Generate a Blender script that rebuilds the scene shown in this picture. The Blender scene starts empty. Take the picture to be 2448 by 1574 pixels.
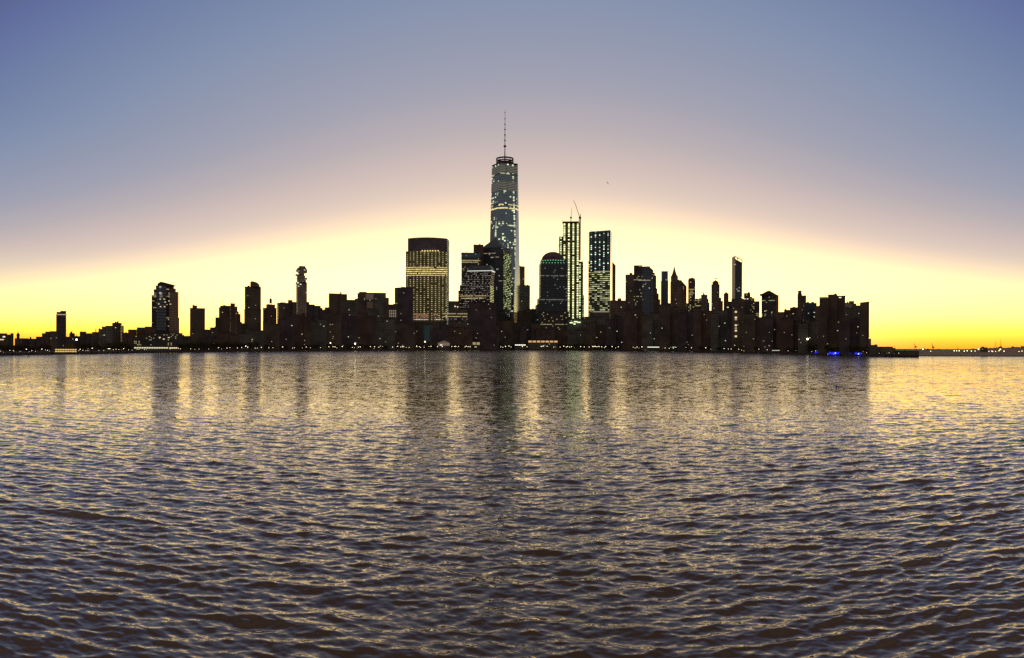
import bpy, bmesh, math, random
import numpy as np
from mathutils import Vector, Matrix
random.seed(7)
R = math.radians
scene = bpy.context.scene
COL = scene.collection

# ------------------------------------------------------------------ camera
W0, H0, F = 2448.0, 1574.0, 1790.0        # size of the photograph, focal length in its pixels
CX, CY = 1224.0, 831.0                    # principal point: the horizon under the middle
CAM_H = 7.5
ROLL = math.atan(4.0 / 1224.0)            # the horizon falls slightly to the right
cd = bpy.data.cameras.new('camera')
cam = bpy.data.objects.new('camera', cd)
COL.objects.link(cam)
cam.location = (0, 0, CAM_H)
cam.rotation_euler = (Matrix.Rotation(R(90), 3, 'X') @ Matrix.Rotation(ROLL, 3, 'Z')).to_euler()
cd.sensor_width = 36.0
cd.lens = 36.0 * F / W0
cd.shift_y = (CY - H0 / 2) / W0
cd.clip_start = 0.5
cd.clip_end = 60000
scene.camera = cam

# ------------------------------------------------------------------ world
def lin(c):
    c = [v / 255.0 for v in c]
    return tuple((v / 12.92 if v <= 0.04045 else ((v + 0.055) / 1.055) ** 2.4) for v in c) + (1.0,)

world = bpy.data.worlds.new("World")
scene.world = world
world.use_nodes = True
nt = world.node_tree
nt.nodes.clear()
def N(tree, t, **kw):
    n = tree.nodes.new(t)
    for k, v in kw.items():
        setattr(n, k, v)
    return n
def mth(tree, op, a, b=None, c=None, clamp=False):
    n = tree.nodes.new('ShaderNodeMath'); n.operation = op; n.use_clamp = clamp
    for i, v in enumerate((a, b, c)):
        if v is None: continue
        if hasattr(v, 'links') or hasattr(v, 'is_linked'): tree.links.new(v, n.inputs[i])
        else: n.inputs[i].default_value = v
    return n.outputs[0]
def mapr(tree, v, a, b, c=0.0, d=1.0, smooth=True):
    n = tree.nodes.new('ShaderNodeMapRange')
    n.interpolation_type = 'SMOOTHSTEP' if smooth else 'LINEAR'
    tree.links.new(v, n.inputs[0])
    for i, x in enumerate((a, b, c, d)): n.inputs[i + 1].default_value = x
    return n.outputs[0]
def ramp(tree, v, stops):
    n = tree.nodes.new('ShaderNodeValToRGB')
    r = n.color_ramp
    while len(r.elements) > 1: r.elements.remove(r.elements[-1])
    r.elements[0].position = stops[0][0]; r.elements[0].color = lin(stops[0][1])
    for p, c in stops[1:]:
        e = r.elements.new(p); e.color = lin(c)
    tree.links.new(v, n.inputs[0])
    return n.outputs[0]
def mixc(tree, f, a, b, mode='MIX'):
    n = tree.nodes.new('ShaderNodeMix'); n.data_type = 'RGBA'; n.blend_type = mode
    for s, v in ((n.inputs[0], f), (n.inputs[6], a), (n.inputs[7], b)):
        if hasattr(v, 'is_linked'): tree.links.new(v, s)
        else: s.default_value = v
    return n.outputs[2]

SKY_STOPS = [(0.0, (255, 253, 224)), (.11, (255, 252, 218)), (.145, (254, 246, 208)), (.172, (248, 230, 202)),
             (.205, (233, 211, 196)), (.24, (214, 195, 189)), (.28, (190, 180, 184)), (.33, (166, 166, 182)),
             (.385, (149, 157, 180)), (.44, (134, 148, 178)), (.50, (117, 134, 171)), (.57, (98, 112, 162)),
             (.63, (90, 86, 112)), (.70, (88, 72, 80)), (.85, (104, 88, 90)), (1.0, (136, 122, 116))]
SIDE_STOPS = [(0.0, (240, 162, 58)), (.008, (246, 186, 64)), (.019, (249, 214, 92)), (.036, (250, 236, 150)),
              (.07, (251, 240, 182)), (.12, (248, 230, 188)), (.2, (225, 205, 180))]
SUN_AZ, SUN_EL = R(1.2), R(1.5)
tc = N(nt, 'ShaderNodeTexCoord')
sx = N(nt, 'ShaderNodeSeparateXYZ'); nt.links.new(tc.outputs['Generated'], sx.inputs[0])
az = mth(nt, 'SUBTRACT', mth(nt, 'ARCTAN2', sx.outputs[0], sx.outputs[1]), SUN_AZ)
az2 = mth(nt, 'MULTIPLY', az, az)
z = mth(nt, 'MAXIMUM', sx.outputs[2], 0.0)
az2c = mth(nt, 'MINIMUM', az2, 3.5)
# the dome of glow: away from the sun's bearing the same colour lies lower
coef = mth(nt, 'MULTIPLY_ADD', mapr(nt, z, .0, .27), .39, .22)
e = mth(nt, 'ADD', z, mth(nt, 'MULTIPLY', mth(nt, 'MINIMUM', az2, 1.2), coef))
e = mth(nt, 'ADD', e, mapr(nt, mth(nt, 'ABSOLUTE', az), .8, 2.0, 0.0, .8))
main = ramp(nt, e, SKY_STOPS)
side = ramp(nt, z, SIDE_STOPS)
fs = mth(nt, 'MULTIPLY', mapr(nt, mth(nt, 'ABSOLUTE', az), .08, .52), mapr(nt, z, .015, .125, 1.0, 0.0))
fs = mth(nt, 'MULTIPLY', fs, mapr(nt, mth(nt, 'ABSOLUTE', az), .9, 1.6, 1.0, 0.0))
grad = mixc(nt, fs, main, side)
# near the horizon the glow is brighter than the picture can hold: red and green go past white
g1 = mth(nt, 'MULTIPLY', mapr(nt, e, .06, .22, 1.0, 0.0), mapr(nt, z, -.01, .03, .35, 1.0))
gx = N(nt, 'ShaderNodeCombineXYZ')
nt.links.new(mth(nt, 'MULTIPLY_ADD', g1, 1.7, 1.0), gx.inputs[0]); nt.links.new(mth(nt, 'MULTIPLY_ADD', g1, .95, 1.0), gx.inputs[1]); nt.links.new(mth(nt, 'MULTIPLY_ADD', g1, .12, 1.0), gx.inputs[2])
gm = N(nt, 'ShaderNodeVectorMath', operation='MULTIPLY'); nt.links.new(grad, gm.inputs[0]); nt.links.new(gx.outputs[0], gm.inputs[1])
grad = gm.outputs[0]
sky = N(nt, 'ShaderNodeTexSky', sky_type='NISHITA')
sky.sun_disc = False; sky.sun_elevation = SUN_EL; sky.sun_rotation = SUN_AZ
sky.air_density = 1.0; sky.dust_density = 1.5
skyc = mixc(nt, 1.0, sky.outputs[0], (0.05, 0.05, 0.05, 1), 'MULTIPLY')
tot = mixc(nt, 0.06, grad, skyc)
bg = N(nt, 'ShaderNodeBackground'); nt.links.new(tot, bg.inputs[0]); bg.inputs[1].default_value = 1.0
wo = N(nt, 'ShaderNodeOutputWorld'); nt.links.new(bg.outputs[0], wo.inputs[0])

scene.view_settings.view_transform = 'Standard'
scene.view_settings.look = 'None'
scene.view_settings.exposure = 0
scene.view_settings.gamma = 1
scene.cycles.max_bounces = 4
scene.cycles.diffuse_bounces = 2
scene.cycles.glossy_bounces = 3
scene.cycles.use_denoising = False
scene.cycles.sample_clamp_indirect = 4

# ------------------------------------------------------------------ helpers
cr, sr = math.cos(ROLL), math.sin(ROLL)
def unroll(px, py):
    """pixel of the photograph -> offsets right and up of the optical axis with the camera's roll removed"""
    dx, dy = px - CX, CY - py
    return dx * cr - dy * sr, dx * sr + dy * cr
def at(px, py, D):
    u, v = unroll(px, py)
    return Vector((u / F * D, D, CAM_H + v / F * D))
def zat(px, py, D): return at(px, py, D).z
def xat(px, D, py=800): return at(px, py, D).x
def px_of(x, y): return CX + F * x / y
def hor(px): return CY + 4.0 * (px - CX) / 1224.0

SHORE = [(-500, 855), (-200, 852.5), (0, 850.3), (200, 847), (400, 843.6), (640, 840.6), (900, 838.6), (1224, 837.6), (1480, 838.9),
         (1640, 841.5), (1800, 845), (1960, 849), (2060, 852.3), (2130, 854.6), (2200, 855.2)]
def shore_y(px):
    for (a, ya), (b, yb) in zip(SHORE, SHORE[1:]):
        if a <= px <= b: return ya + (yb - ya) * (px - a) / (b - a)
    return 853.0
def Dsh(px): return F * CAM_H / (shore_y(px) - hor(px))
GZ = 1.5

def tag(o, label=None, cat=None, group=None, kind=None):
    if label: o['label'] = label
    if cat: o['category'] = cat
    if group: o['group'] = group
    if kind: o['kind'] = kind
    return o
def empty(name, loc=(0, 0, 0)):
    o = bpy.data.objects.new(name, None); COL.objects.link(o); o.location = loc; o.empty_display_size = 2
    return o
def link(name, me, parent=None, mat=None):
    o = bpy.data.objects.new(name, me); COL.objects.link(o)
    if mat is not None: me.materials.append(mat)
    if parent is not None:
        o.parent = parent
        o.matrix_parent_inverse = Matrix.Translation(-Vector(parent.location))
    return o

class MB:
    """collects shapes of one part; uv = (metres along the wall, height) times k"""
    def __init__(s): s.v = []; s.f = []; s.uv = []
    def face(s, pts, uvs=None):
        n = len(s.v); s.v += [tuple(p) for p in pts]; s.f.append(tuple(range(n, n + len(pts))))
        s.uv += list(uvs) if uvs else [(p[0] + p[1], p[2]) for p in pts]
    def prism(s, foot, z0, z1, k=1.0, top=None, z1s=None, u0=0.0):
        """foot: [(x,y)] counter-clockwise seen from above; top: other outline for the top; z1s: height per corner"""
        n = len(foot); top = top or foot; zs = z1s or [z1] * n; u = u0
        for i in range(n):
            j = (i + 1) % n
            a, b = foot[i], foot[j]; c, d = top[j], top[i]
            L = math.hypot(b[0] - a[0], b[1] - a[1])
            s.face([(a[0], a[1], z0), (b[0], b[1], z0), (c[0], c[1], zs[j]), (d[0], d[1], zs[i])],
                   [(u * k, z0 * k), ((u + L) * k, z0 * k), ((u + L) * k, zs[j] * k), (u * k, zs[i] * k)])
            u += L
        s.face([(p[0], p[1], zz) for p, zz in zip(top, zs)], [(-.5, -.5)] * n)
        s.face([(p[0], p[1], z0) for p in reversed(foot)], [(-.5, -.5)] * n)
        return s
    def box(s, c, size, rz=0.0, k=1.0):
        hx, hy = size[0] / 2, size[1] / 2; ca, sa = math.cos(rz), math.sin(rz)
        ft = [(c[0] + x * ca - y * sa, c[1] + x * sa + y * ca) for x, y in ((-hx, -hy), (hx, -hy), (hx, hy), (-hx, hy))]
        return s.prism(ft, c[2] - size[2] / 2, c[2] + size[2] / 2, k)
    def tube(s, a, b, r0, r1, n=8):
        a, b = Vector(a), Vector(b); d = (b - a).normalized()
        t = Vector((0, 0, 1)) if abs(d.z) < .9 else Vector((1, 0, 0))
        p = d.cross(t).normalized(); q = d.cross(p)
        A = [a + (p * math.cos(2 * math.pi * i / n) + q * math.sin(2 * math.pi * i / n)) * r0 for i in range(n)]
        B = [b + (p * math.cos(2 * math.pi * i / n) + q * math.sin(2 * math.pi * i / n)) * r1 for i in range(n)]
        for i in range(n):
            j = (i + 1) % n
            s.face([A[j], A[i], B[i], B[j]])
        s.face(A); s.face(list(reversed(B)))
        return s
    def ball(s, c, r, n=8, m=6, sz=1.0):
        c = Vector(c)
        P = lambda i, j: c + Vector((math.sin(math.pi * j / m) * math.cos(2 * math.pi * i / n) * r,
                                     math.sin(math.pi * j / m) * math.sin(2 * math.pi * i / n) * r, math.cos(math.pi * j / m) * r * sz))
        for j in range(m):
            for i in range(n):
                if j == 0: s.face([P(0, 0), P(i, 1), P(i + 1, 1)])
                elif j == m - 1: s.face([P(i, j), P(0, m), P(i + 1, j)])
                else: s.face([P(i, j), P(i, j + 1), P(i + 1, j + 1), P(i + 1, j)])
        return s
    def mesh(s, name):
        me = bpy.data.meshes.new(name); me.from_pydata(s.v, [], s.f)
        l = me.uv_layers.new(name='uv'); l.data.foreach_set('uv', [c for p in s.uv for c in p])
        me.update(); return me
    def build(s, name, mat, parent=None):
        return link(name, s.mesh(name), parent, mat)

# ------------------------------------------------------------------ materials
def bsdf(name):
    m = bpy.data.materials.new(name); m.use_nodes = True
    return m, m.node_tree, m.node_tree.nodes['Principled BSDF']
def plain(name, rgb, rough=.8, metal=0.0, spec=.3):
    m, t, b = bsdf(name)
    tc = N(t, 'ShaderNodeTexCoord'); nz = N(t, 'ShaderNodeTexNoise'); nz.inputs['Scale'].default_value = .35; nz.inputs['Detail'].default_value = 5
    t.links.new(tc.outputs['Object'], nz.inputs['Vector'])
    c = mixc(t, nz.outputs[0], tuple(v * .7 for v in rgb) + (1,), tuple(min(1, v * 1.3) for v in rgb) + (1,))
    t.links.new(c, b.inputs['Base Color'])
    b.inputs['Roughness'].default_value = rough; b.inputs['Metallic'].default_value = metal
    b.inputs['Specular IOR Level'].default_value = spec
    return m
def glow(name, rgb, strength):
    m, t, b = bsdf(name)
    b.inputs['Base Color'].default_value = (.1, .1, .1, 1)
    b.inputs['Emission Color'].default_value = tuple(rgb) + (1,); b.inputs['Emission Strength'].default_value = strength
    return m

def facade(name, wall, glass=(.06, .068, .08), bay=4.0, floor=3.4, ww=.6, wh=.55, p=.03, prow=0.0, lit=(1, .85, .5), strength=1.0,
           gloss=.25, wrough=.85, wmetal=0.0, gmetal=0.0, colp=0.0, seedk=1.0, vary=.6, wspec=.25, colsel=0.0):
    """wall with a grid of windows. bay and floor are the spacing of columns and storeys in wall units;
    p = share of windows lit, prow = share of whole storeys lit, colp = share of window columns lit from top to bottom"""
    m, t, b = bsdf(name)
    uvn = N(t, 'ShaderNodeUVMap'); s = N(t, 'ShaderNodeSeparateXYZ'); t.links.new(uvn.outputs[0], s.inputs[0])
    oi = N(t, 'ShaderNodeObjectInfo')
    u = mth(t, 'DIVIDE', s.outputs[0], bay); v = mth(t, 'DIVIDE', s.outputs[1], floor)
    fu = mth(t, 'FRACT', u); fv = mth(t, 'FRACT', v)
    iu = mth(t, 'FLOOR', u); iv = mth(t, 'FLOOR', v)
    def inside(f, w):
        return mth(t, 'MULTIPLY', mth(t, 'GREATER_THAN', f, (1 - w) / 2), mth(t, 'LESS_THAN', f, (1 + w) / 2))
    mask = mth(t, 'MULTIPLY', inside(fu, ww), inside(fv, wh))
    mask = mth(t, 'MULTIPLY', mask, mth(t, 'GREATER_THAN', s.outputs[1], 0.0))
    rnd = mth(t, 'MULTIPLY', oi.outputs['Random'], 97.0)
    def wn(a, b_, c):
        n = N(t, 'ShaderNodeTexWhiteNoise', noise_dimensions='3D'); cmb = N(t, 'ShaderNodeCombineXYZ')
        for i, x in enumerate((a, b_, c)):
            if hasattr(x, 'is_linked'): t.links.new(x, cmb.inputs[i])
            else: cmb.inputs[i].default_value = x
        t.links.new(cmb.outputs[0], n.inputs['Vector']); return n.outputs['Value']
    cell = wn(iu, iv, rnd)
    # lights go on in patches: raise and lower the share of lit windows with a slow noise
    cmb = N(t, 'ShaderNodeCombineXYZ'); t.links.new(iu, cmb.inputs[0]); t.links.new(iv, cmb.inputs[1]); t.links.new(rnd, cmb.inputs[2])
    pn = N(t, 'ShaderNodeTexNoise'); pn.inputs['Scale'].default_value = .23; pn.inputs['Detail'].default_value = 1.5
    t.links.new(cmb.outputs[0], pn.inputs['Vector'])
    pp = mth(t, 'MULTIPLY', mapr(t, pn.outputs[0], .4, .68), 2.4 * p) if p < .15 else mth(t, 'ADD', p, 0.0)
    on = mth(t, 'LESS_THAN', cell, pp)
    if prow > 0:
        row = mth(t, 'LESS_THAN', wn(3.3, iv, rnd), prow)
        on = mth(t, 'MAXIMUM', on, mth(t, 'MULTIPLY', row, mth(t, 'LESS_THAN', wn(iu, iv, 5.5), .85)))
    if colp > 0:
        cl = mth(t, 'LESS_THAN', wn(iu, 1.7, rnd), colp)
        on = mth(t, 'MAXIMUM', on, mth(t, 'MULTIPLY', cl, mth(t, 'LESS_THAN', wn(iu, iv, 8.5), .8)))
    br = mth(t, 'MULTIPLY_ADD', wn(iu, iv, 21.0), vary, 1 - vary * .6)
    em = mth(t, 'MULTIPLY', mth(t, 'MULTIPLY', on, mask), mth(t, 'MULTIPLY', br, strength))
    tc = N(t, 'ShaderNodeTexCoord'); nz = N(t, 'ShaderNodeTexNoise'); nz.inputs['Scale'].default_value = .05; nz.inputs['Detail'].default_value = 6
    t.links.new(tc.outputs['Object'], nz.inputs['Vector'])
    dirt = mapr(t, nz.outputs[0], .3, .7, .65, 1.3)
    spand = mth(t, 'MULTIPLY', inside(fv, .86), 0.25); 
    wc = mixc(t, 1.0, tuple(wall) + (1,), (1, 1, 1, 1), 'MULTIPLY')
    hs = N(t, 'ShaderNodeHueSaturation'); t.links.new(wc, hs.inputs['Color'])
    t.links.new(mth(t, 'MULTIPLY', dirt, mth(t, 'SUBTRACT', 1.1, spand)), hs.inputs['Value'])
    base = mixc(t, mask, hs.outputs[0], tuple(glass) + (1,))
    t.links.new(base, b.inputs['Base Color'])
    t.links.new(mapr(t, mask, 0, 1, wrough, gloss, False), b.inputs['Roughness'])
    t.links.new(mapr(t, mask, 0, 1, wmetal, gmetal, False), b.inputs['Metallic'])
    b.inputs['Specular IOR Level'].default_value = wspec
    # colour of the light varies a little from window to window
    lc = mixc(t, wn(iu, iv, 33.0), tuple(lit) + (1,), (lit[0] * .9, lit[1] * 1.0, min(1, lit[2] * 1.35), 1))
    t.links.new(lc, b.inputs['Emission Color']); t.links.new(em, b.inputs['Emission Strength'])
    return m

WARM = (1.0, .80, .42); YEL = (1.0, .83, .30); WHITE = (1.0, .93, .70); GRN = (.72, 1.0, .55); TEAL = (.5, .95, .85)
M = {}
M['brick'] = facade('dark_brown_brick', (.155, .125, .09), bay=3.6, floor=3.6, ww=.5, wh=.45, p=.006, lit=WARM, strength=.45)
M['brick_red'] = facade('dark_red_brick', (.165, .105, .08), bay=4.2, floor=3.4, ww=.5, wh=.45, p=.006, lit=WARM, strength=.4)
M['brick_grey'] = facade('dark_grey_masonry', (.19, .19, .16), bay=4.0, floor=3.8, ww=.55, wh=.5, p=.006, lit=WHITE, strength=.45)
M['brick_plum'] = facade('dark_plum_brick', (.125, .095, .115), bay=3.3, floor=3.5, ww=.5, wh=.5, p=.005, lit=WARM, strength=.45)
M['stone'] = facade('dusky_stone', (.22, .165, .13), bay=3.4, floor=3.8, ww=.45, wh=.5, p=.02, lit=WARM, strength=.45)
M['office'] = facade('office_cladding', (.10, .09, .085), bay=3.2, floor=4.0, ww=.75, wh=.5, p=.10, prow=.05, lit=YEL, strength=.38)
M['office_lit'] = facade('office_cladding_busy', (.10, .09, .075), bay=3.4, floor=4.3, ww=.75, wh=.5, p=.22, prow=.35, lit=YEL, strength=.42)
M['office_blue'] = facade('blue_grey_office_glass', (.08, .09, .11), glass=(.16, .20, .25), bay=3.6, floor=4.2, ww=.8, wh=.6, p=.05, prow=.03, lit=WHITE, strength=.35, gloss=.15, gmetal=.7)
M['teal'] = facade('teal_glass', (.05, .09, .10), glass=(.10, .20, .23), bay=4, floor=4, ww=.9, wh=.8, p=.0, gloss=.2, gmetal=.6)
M['slate'] = facade('slate_glass', (.07, .08, .10), glass=(.12, .15, .19), bay=3, floor=4, ww=.85, wh=.7, p=.012, lit=WHITE, strength=.4, gloss=.2, gmetal=.6)
M['tan_grid'] = facade('tan_balcony_grid', (.36, .27, .20), glass=(.07, .05, .04), bay=4.6, floor=4.2, ww=.62, wh=.5, p=.012, lit=WARM, strength=.5)
M['pale_grid'] = facade('pale_concrete_and_glass', (.40, .33, .28), glass=(.18, .17, .17), bay=4.8, floor=3.6, ww=.7, wh=.6, p=.03, lit=WHITE, strength=.6, gmetal=.4)
M['roof'] = plain('dark_roofing', (.06, .05, .048), .9)
M['steel'] = plain('dark_steel', (.06, .045, .045), .5, .4)
M['pale'] = plain('pale_panel', (.62, .52, .46), .7)
M['gold'] = plain('glow_tinted_side', (.9, .62, .25), .28, 1.0)  # dawn glow reflected in the glass, put into the base colour

# ------------------------------------------------------------------ building kit
def fit(x0, x1, D, dep=.8, rel=0.0):
    """rectangle seen between columns x0 and x1 whose nearest corner is D away; rel = yaw off the line of sight, degrees"""
    w = (x1 - x0) / F * D; xc = (x0 + x1) / 2; c = xc; W = w
    az = -math.atan((xc - CX) / F)
    a = az + R(rel); ca, sa = math.cos(a), math.sin(a)
    for _ in range(14):
        h = W / 2; dp = W * dep
        loc = [(-h, 0), (h, 0), (h, dp), (-h, dp)]
        pts = [(x * ca - y * sa, x * sa + y * ca) for x, y in loc]
        my = min(p[1] for p in pts); X = (c - CX) / F * D
        P = [(X + p[0], D + p[1] - my) for p in pts]
        e = [px_of(*p) for p in P]; lo, hi = min(e), max(e)
        W *= 1 + .8 * ((x1 - x0) / max(hi - lo, 1e-3) - 1)
        c += xc - (lo + hi) / 2
    return P
def grow(P, k):
    cx = sum(p[0] for p in P) / len(P); cy = sum(p[1] for p in P) / len(P)
    return [(cx + (p[0] - cx) * k, cy + (p[1] - cy) * k) for p in P]
def ngon(xc, D, wpx, n=24, squash=1.0):
    r = wpx / 2 / F * D
    X = (xc - CX) / F * D
    return [(X + r * math.cos(2 * math.pi * i / n), D + r + r * squash * math.sin(2 * math.pi * i / n)) for i in range(n)]
WINM = [glow('warm_window_light', (1, .78, .45), .9), glow('white_window_light', (1, .9, .62), 1.1), glow('dim_window_light', (1, .8, .55), .38)]
WSEL = [WINM[0], WINM[2], WINM[2], WINM[2], WINM[1]]
def add_windows(root, P, zlo, zhi, n, k, rng, mats=WSEL, w=1.9, h=1.4):
    """single lit windows on the two faces that look to the river"""
    for _ in range(max(1, int(n * .5))):
        a, b = P[0], P[1]
        t = rng.uniform(.12, .88); zz = rng.uniform(zlo, zhi)
        c = (a[0] + (b[0] - a[0]) * t, a[1] + (b[1] - a[1]) * t)
        L = math.hypot(b[0] - a[0], b[1] - a[1]); 
        ww = min(w * rng.uniform(.8, 1.5) / k, L * .5)
        m = MB().box((c[0], c[1], zz), (ww, .5 / k, h / k), math.atan2(b[1] - a[1], b[0] - a[0]))
        m.build('lit_window', rng.choice(mats), root)
NB = [0]
def bld(name, label, f, mat, blocks, cat='building', rel=None, nwin=3, group=None, D=None, roof='roof', winbelow=None):
    """f = distance behind the quay as a factor; blocks = (x0, x1, ytop, {options}) in columns and rows of the photograph"""
    NB[0] += 1; rng = random.Random(NB[0] * 31 + 5)
    xs = [b[0] for b in blocks] + [b[1] for b in blocks]; xc = (min(xs) + max(xs)) / 2
    D = D or Dsh(xc) * f; k = F / D
    if rel is None: rel = rng.choice([-1, 1]) * rng.uniform(3, 11)
    root = empty(name, ((xc - CX) / F * D, D + 5, GZ)); tag(root, label, cat, group)
    big = max(blocks, key=lambda b: (b[1] - b[0]) * (840 - (b[2] if not isinstance(b[2], tuple) else b[2][0])))
    for i, b in enumerate(blocks):
        x0, x1, yt = b[:3]; o = b[3] if len(b) > 3 else {}
        Db = D * (1 + o.get('dd', 0.0)) + i * .37
        P = fit(x0, x1, Db, o.get('dep', .7), o.get('rel', rel))
        xm = (x0 + x1) / 2
        y0 = o.get('yb'); z0 = GZ - .5 if y0 is None else zat(xm, y0, Db)
        mt = M[o.get('mat', mat)] if isinstance(o.get('mat', mat), str) else o.get('mat')
        part = o.get('part', 'wall'); rt = o.get('roof', roof)
        if isinstance(yt, tuple):   # sloping top
            za, zb = zat(x0, yt[0], Db), zat(x1, yt[1], Db)
            MB().prism(P, z0, 0, k, z1s=[za, zb, zb, za]).build(part, mt, root); zt = min(za, zb)
        else:
            zt = zat(xm, yt, Db); th = 1.1 / k
            if rt and zt - z0 > 3 * th:
                MB().prism(P, z0, zt - th, k).build(part, mt, root)
                MB().prism(grow(P, 1.025), zt - th, zt, k).build(rt, M['roof'], root)
            else:
                MB().prism(P, z0, zt, k).build(part, mt, root)
        if b is big and nwin:
            add_windows(root, P, z0 + (zt - z0) * .12, z0 + (zt - z0) * .93, nwin, k, rng)
    for i in range(rng.choice([1, 2, 2, 3])):
        b = rng.choice(blocks)
        if b[1] - b[0] < 9 or isinstance(b[2], tuple): continue
        o = b[3] if len(b) > 3 else {}
        Db = D * (1 + o.get('dd', 0.0)) + (b[1] - b[0]) * .25 / k
        w = rng.uniform(.1, .28) * (b[1] - b[0]); xx = rng.uniform(b[0] + w, b[1] - w); hh = rng.uniform(.9, 2.6)
        p = at(xx, b[2] - hh / 2 + .8, Db)
        if rng.random() < .65: MB().box(p, (w / k, 3 / k, (hh + 1.6) / k), .1).build('roof_plant', M['roof'], root)
        else: MB().tube(at(xx, b[2] + 1, Db), at(xx, b[2] - rng.uniform(2.5, 6), Db), .3 / k, .12 / k, 5).build('roof_mast', M['steel'], root)
    return root, D, k
def stick(root, px, y0, y1, D, r=.5, name='antenna', mat='steel', r1=None):
    k = F / D
    return MB().tube(at(px, y0, D), at(px, y1, D), r / k, (r if r1 is None else r1) / k, 6).build(name, M[mat], root)
def water_tank(label, px, ytop, ybot, D, root=None):
    k = F / D; m = MB()
    p = at(px, ytop + 3, D); q = at(px, ybot - 2.5, D)
    m.tube(q, p, 3 / k, 3 / k, 12); m.tube(p, at(px, ytop, D), 3.3 / k, .2 / k, 12)
    t = m.build('water_tank', M['brick'], root)
    l = MB()
    for sx_ in (-2, 2):
        for sy_ in (-2, 2):
            a = q + Vector((sx_ / k, sy_ / k, 0)); l.tube(a - Vector((0, 0, 4 / k)), a, .4 / k, .4 / k, 5)
    l.build('tank_legs', M['steel'], root)
def slab(root, name, mat, x0, x1, y0, y1, D, thick=.6):
    """upright panel fixed to a front wall"""
    k = F / D; a, b = at(x0, y1, D), at(x1, y0, D)
    m = MB().box(((a.x + b.x) / 2, D, (a.z + b.z) / 2), (abs(b.x - a.x), thick / k, abs(b.z - a.z)), -math.atan(((x0 + x1) / 2 - CX) / F))
    return m.build(name, M[mat] if isinstance(mat, str) else mat, root)

# ================================================================== far left shore
bld('low_building', 'low flat block at the far left edge, a bright lamp and glowing strip across it', 1.25, 'brick',
    [(-20, 17, 797), (17, 25, 800), (25, 32.5, 797)], nwin=1)
slab(bpy.data.objects['low_building'], 'light_strip', WINM[0], -4, 8, 811, 813.5, Dsh(6) * 1.245)
slab(bpy.data.objects['low_building'], 'lit_window', WINM[1], 7, 12, 804, 807, Dsh(9) * 1.245)
r_, D_, k_ = bld('domed_building', 'small domed building with a lantern, left of the lone tower on the far left', 1.3, 'brick', [(35, 51, 809), (39.5, 47, 802)], nwin=1)
c_ = at(43.3, 802, D_ + 3)
MB().ball(c_, 3.6 / k_, 12, 8, 1.5).build('dome', M['roof'], r_)
stick(r_, 43.3, 797, 792, D_ + 3, 1.0, 'lantern', r1=.2)
bld('low_building', 'low brown roofs with two small chimneys between the domed building and the lone tower', 1.28, 'brick_plum',
    [(50, 68, 809), (68, 74, 810), (74, 88, 810), (71, 75, 806, {'dd': .01}), (86, 101, 805)], nwin=2)
bld('apartment_block', 'stepped brown block just left of the lone slim tower on the far left', 1.3, 'brick',
    [(100, 108, 797), (108, 119, 793), (119, 138, 792)], nwin=3)
r_, D_, k_ = bld('slim_tower', 'lone slim plum-brown tower at the far left with a pale band under its top', 1.36, 'brick_plum',
    [(134, 158.5, 752), (135, 158, 746, {'yb': 753, 'mat': 'brick'}), (144, 158, 743.5, {'yb': 747, 'mat': 'brick', 'part': 'penthouse'})], 'tower', rel=-4, nwin=0)
slab(r_, 'light_band', WINM[2], 134.5, 158.5, 751.2, 753.6, D_ - 1)
stick(r_, 158, 744.6, 744.4, D_, .5, 'roof_beam')
MB().tube(at(156, 744.4, D_ + 1), at(161.5, 744.1, D_ + 1), .4 / k_, .3 / k_, 6).build('roof_beam', M['steel'], r_)
bld('low_building', 'small block with a central chimney just right of the lone slim tower', 1.3, 'brick', [(157, 166, 805), (165.5, 179, 797), (168, 173, 793)], nwin=1)
bld('low_building', 'low dark roofs between the small chimney block and the block stepping up right', 1.27, 'brick_plum', [(178, 192, 804), (190.5, 206, 793), (205, 222, 797)], nwin=3)
bld('apartment_block', 'block stepping up to the right, with a small chimney on its left end', 1.3, 'brick_grey',
    [(220, 245, 794), (228, 230, 786, {'part': 'chimney'}), (235, 253, 787), (243, 264, 781), (252, 270, 779)], nwin=4)
r_, D_, k_ = bld('apartment_block', 'highest of the left-hand hill of low blocks, with a short stack on its flat roof', 1.33, 'brick',
    [(268, 291, 772), (279, 283.5, 768.5, {'part': 'chimney'})], nwin=1)
bld('glass_block', 'small block with a glowing orange side behind the highest low block on the left', 1.36, 'stone', [(284, 296, 779)], nwin=0)
slab(bpy.data.objects['glass_block'], 'glass_side', 'gold', 287.5, 295, 780, 795, Dsh(290) * 1.357)  # panel coloured like the glow it would reflect
bld('low_building', 'low dark roofs leading to the big notched tower on the left', 1.2, 'brick_red', [(294, 309, 796), (306, 328, 788), (327, 348, 783), (346, 372, 781)], nwin=4)

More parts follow.
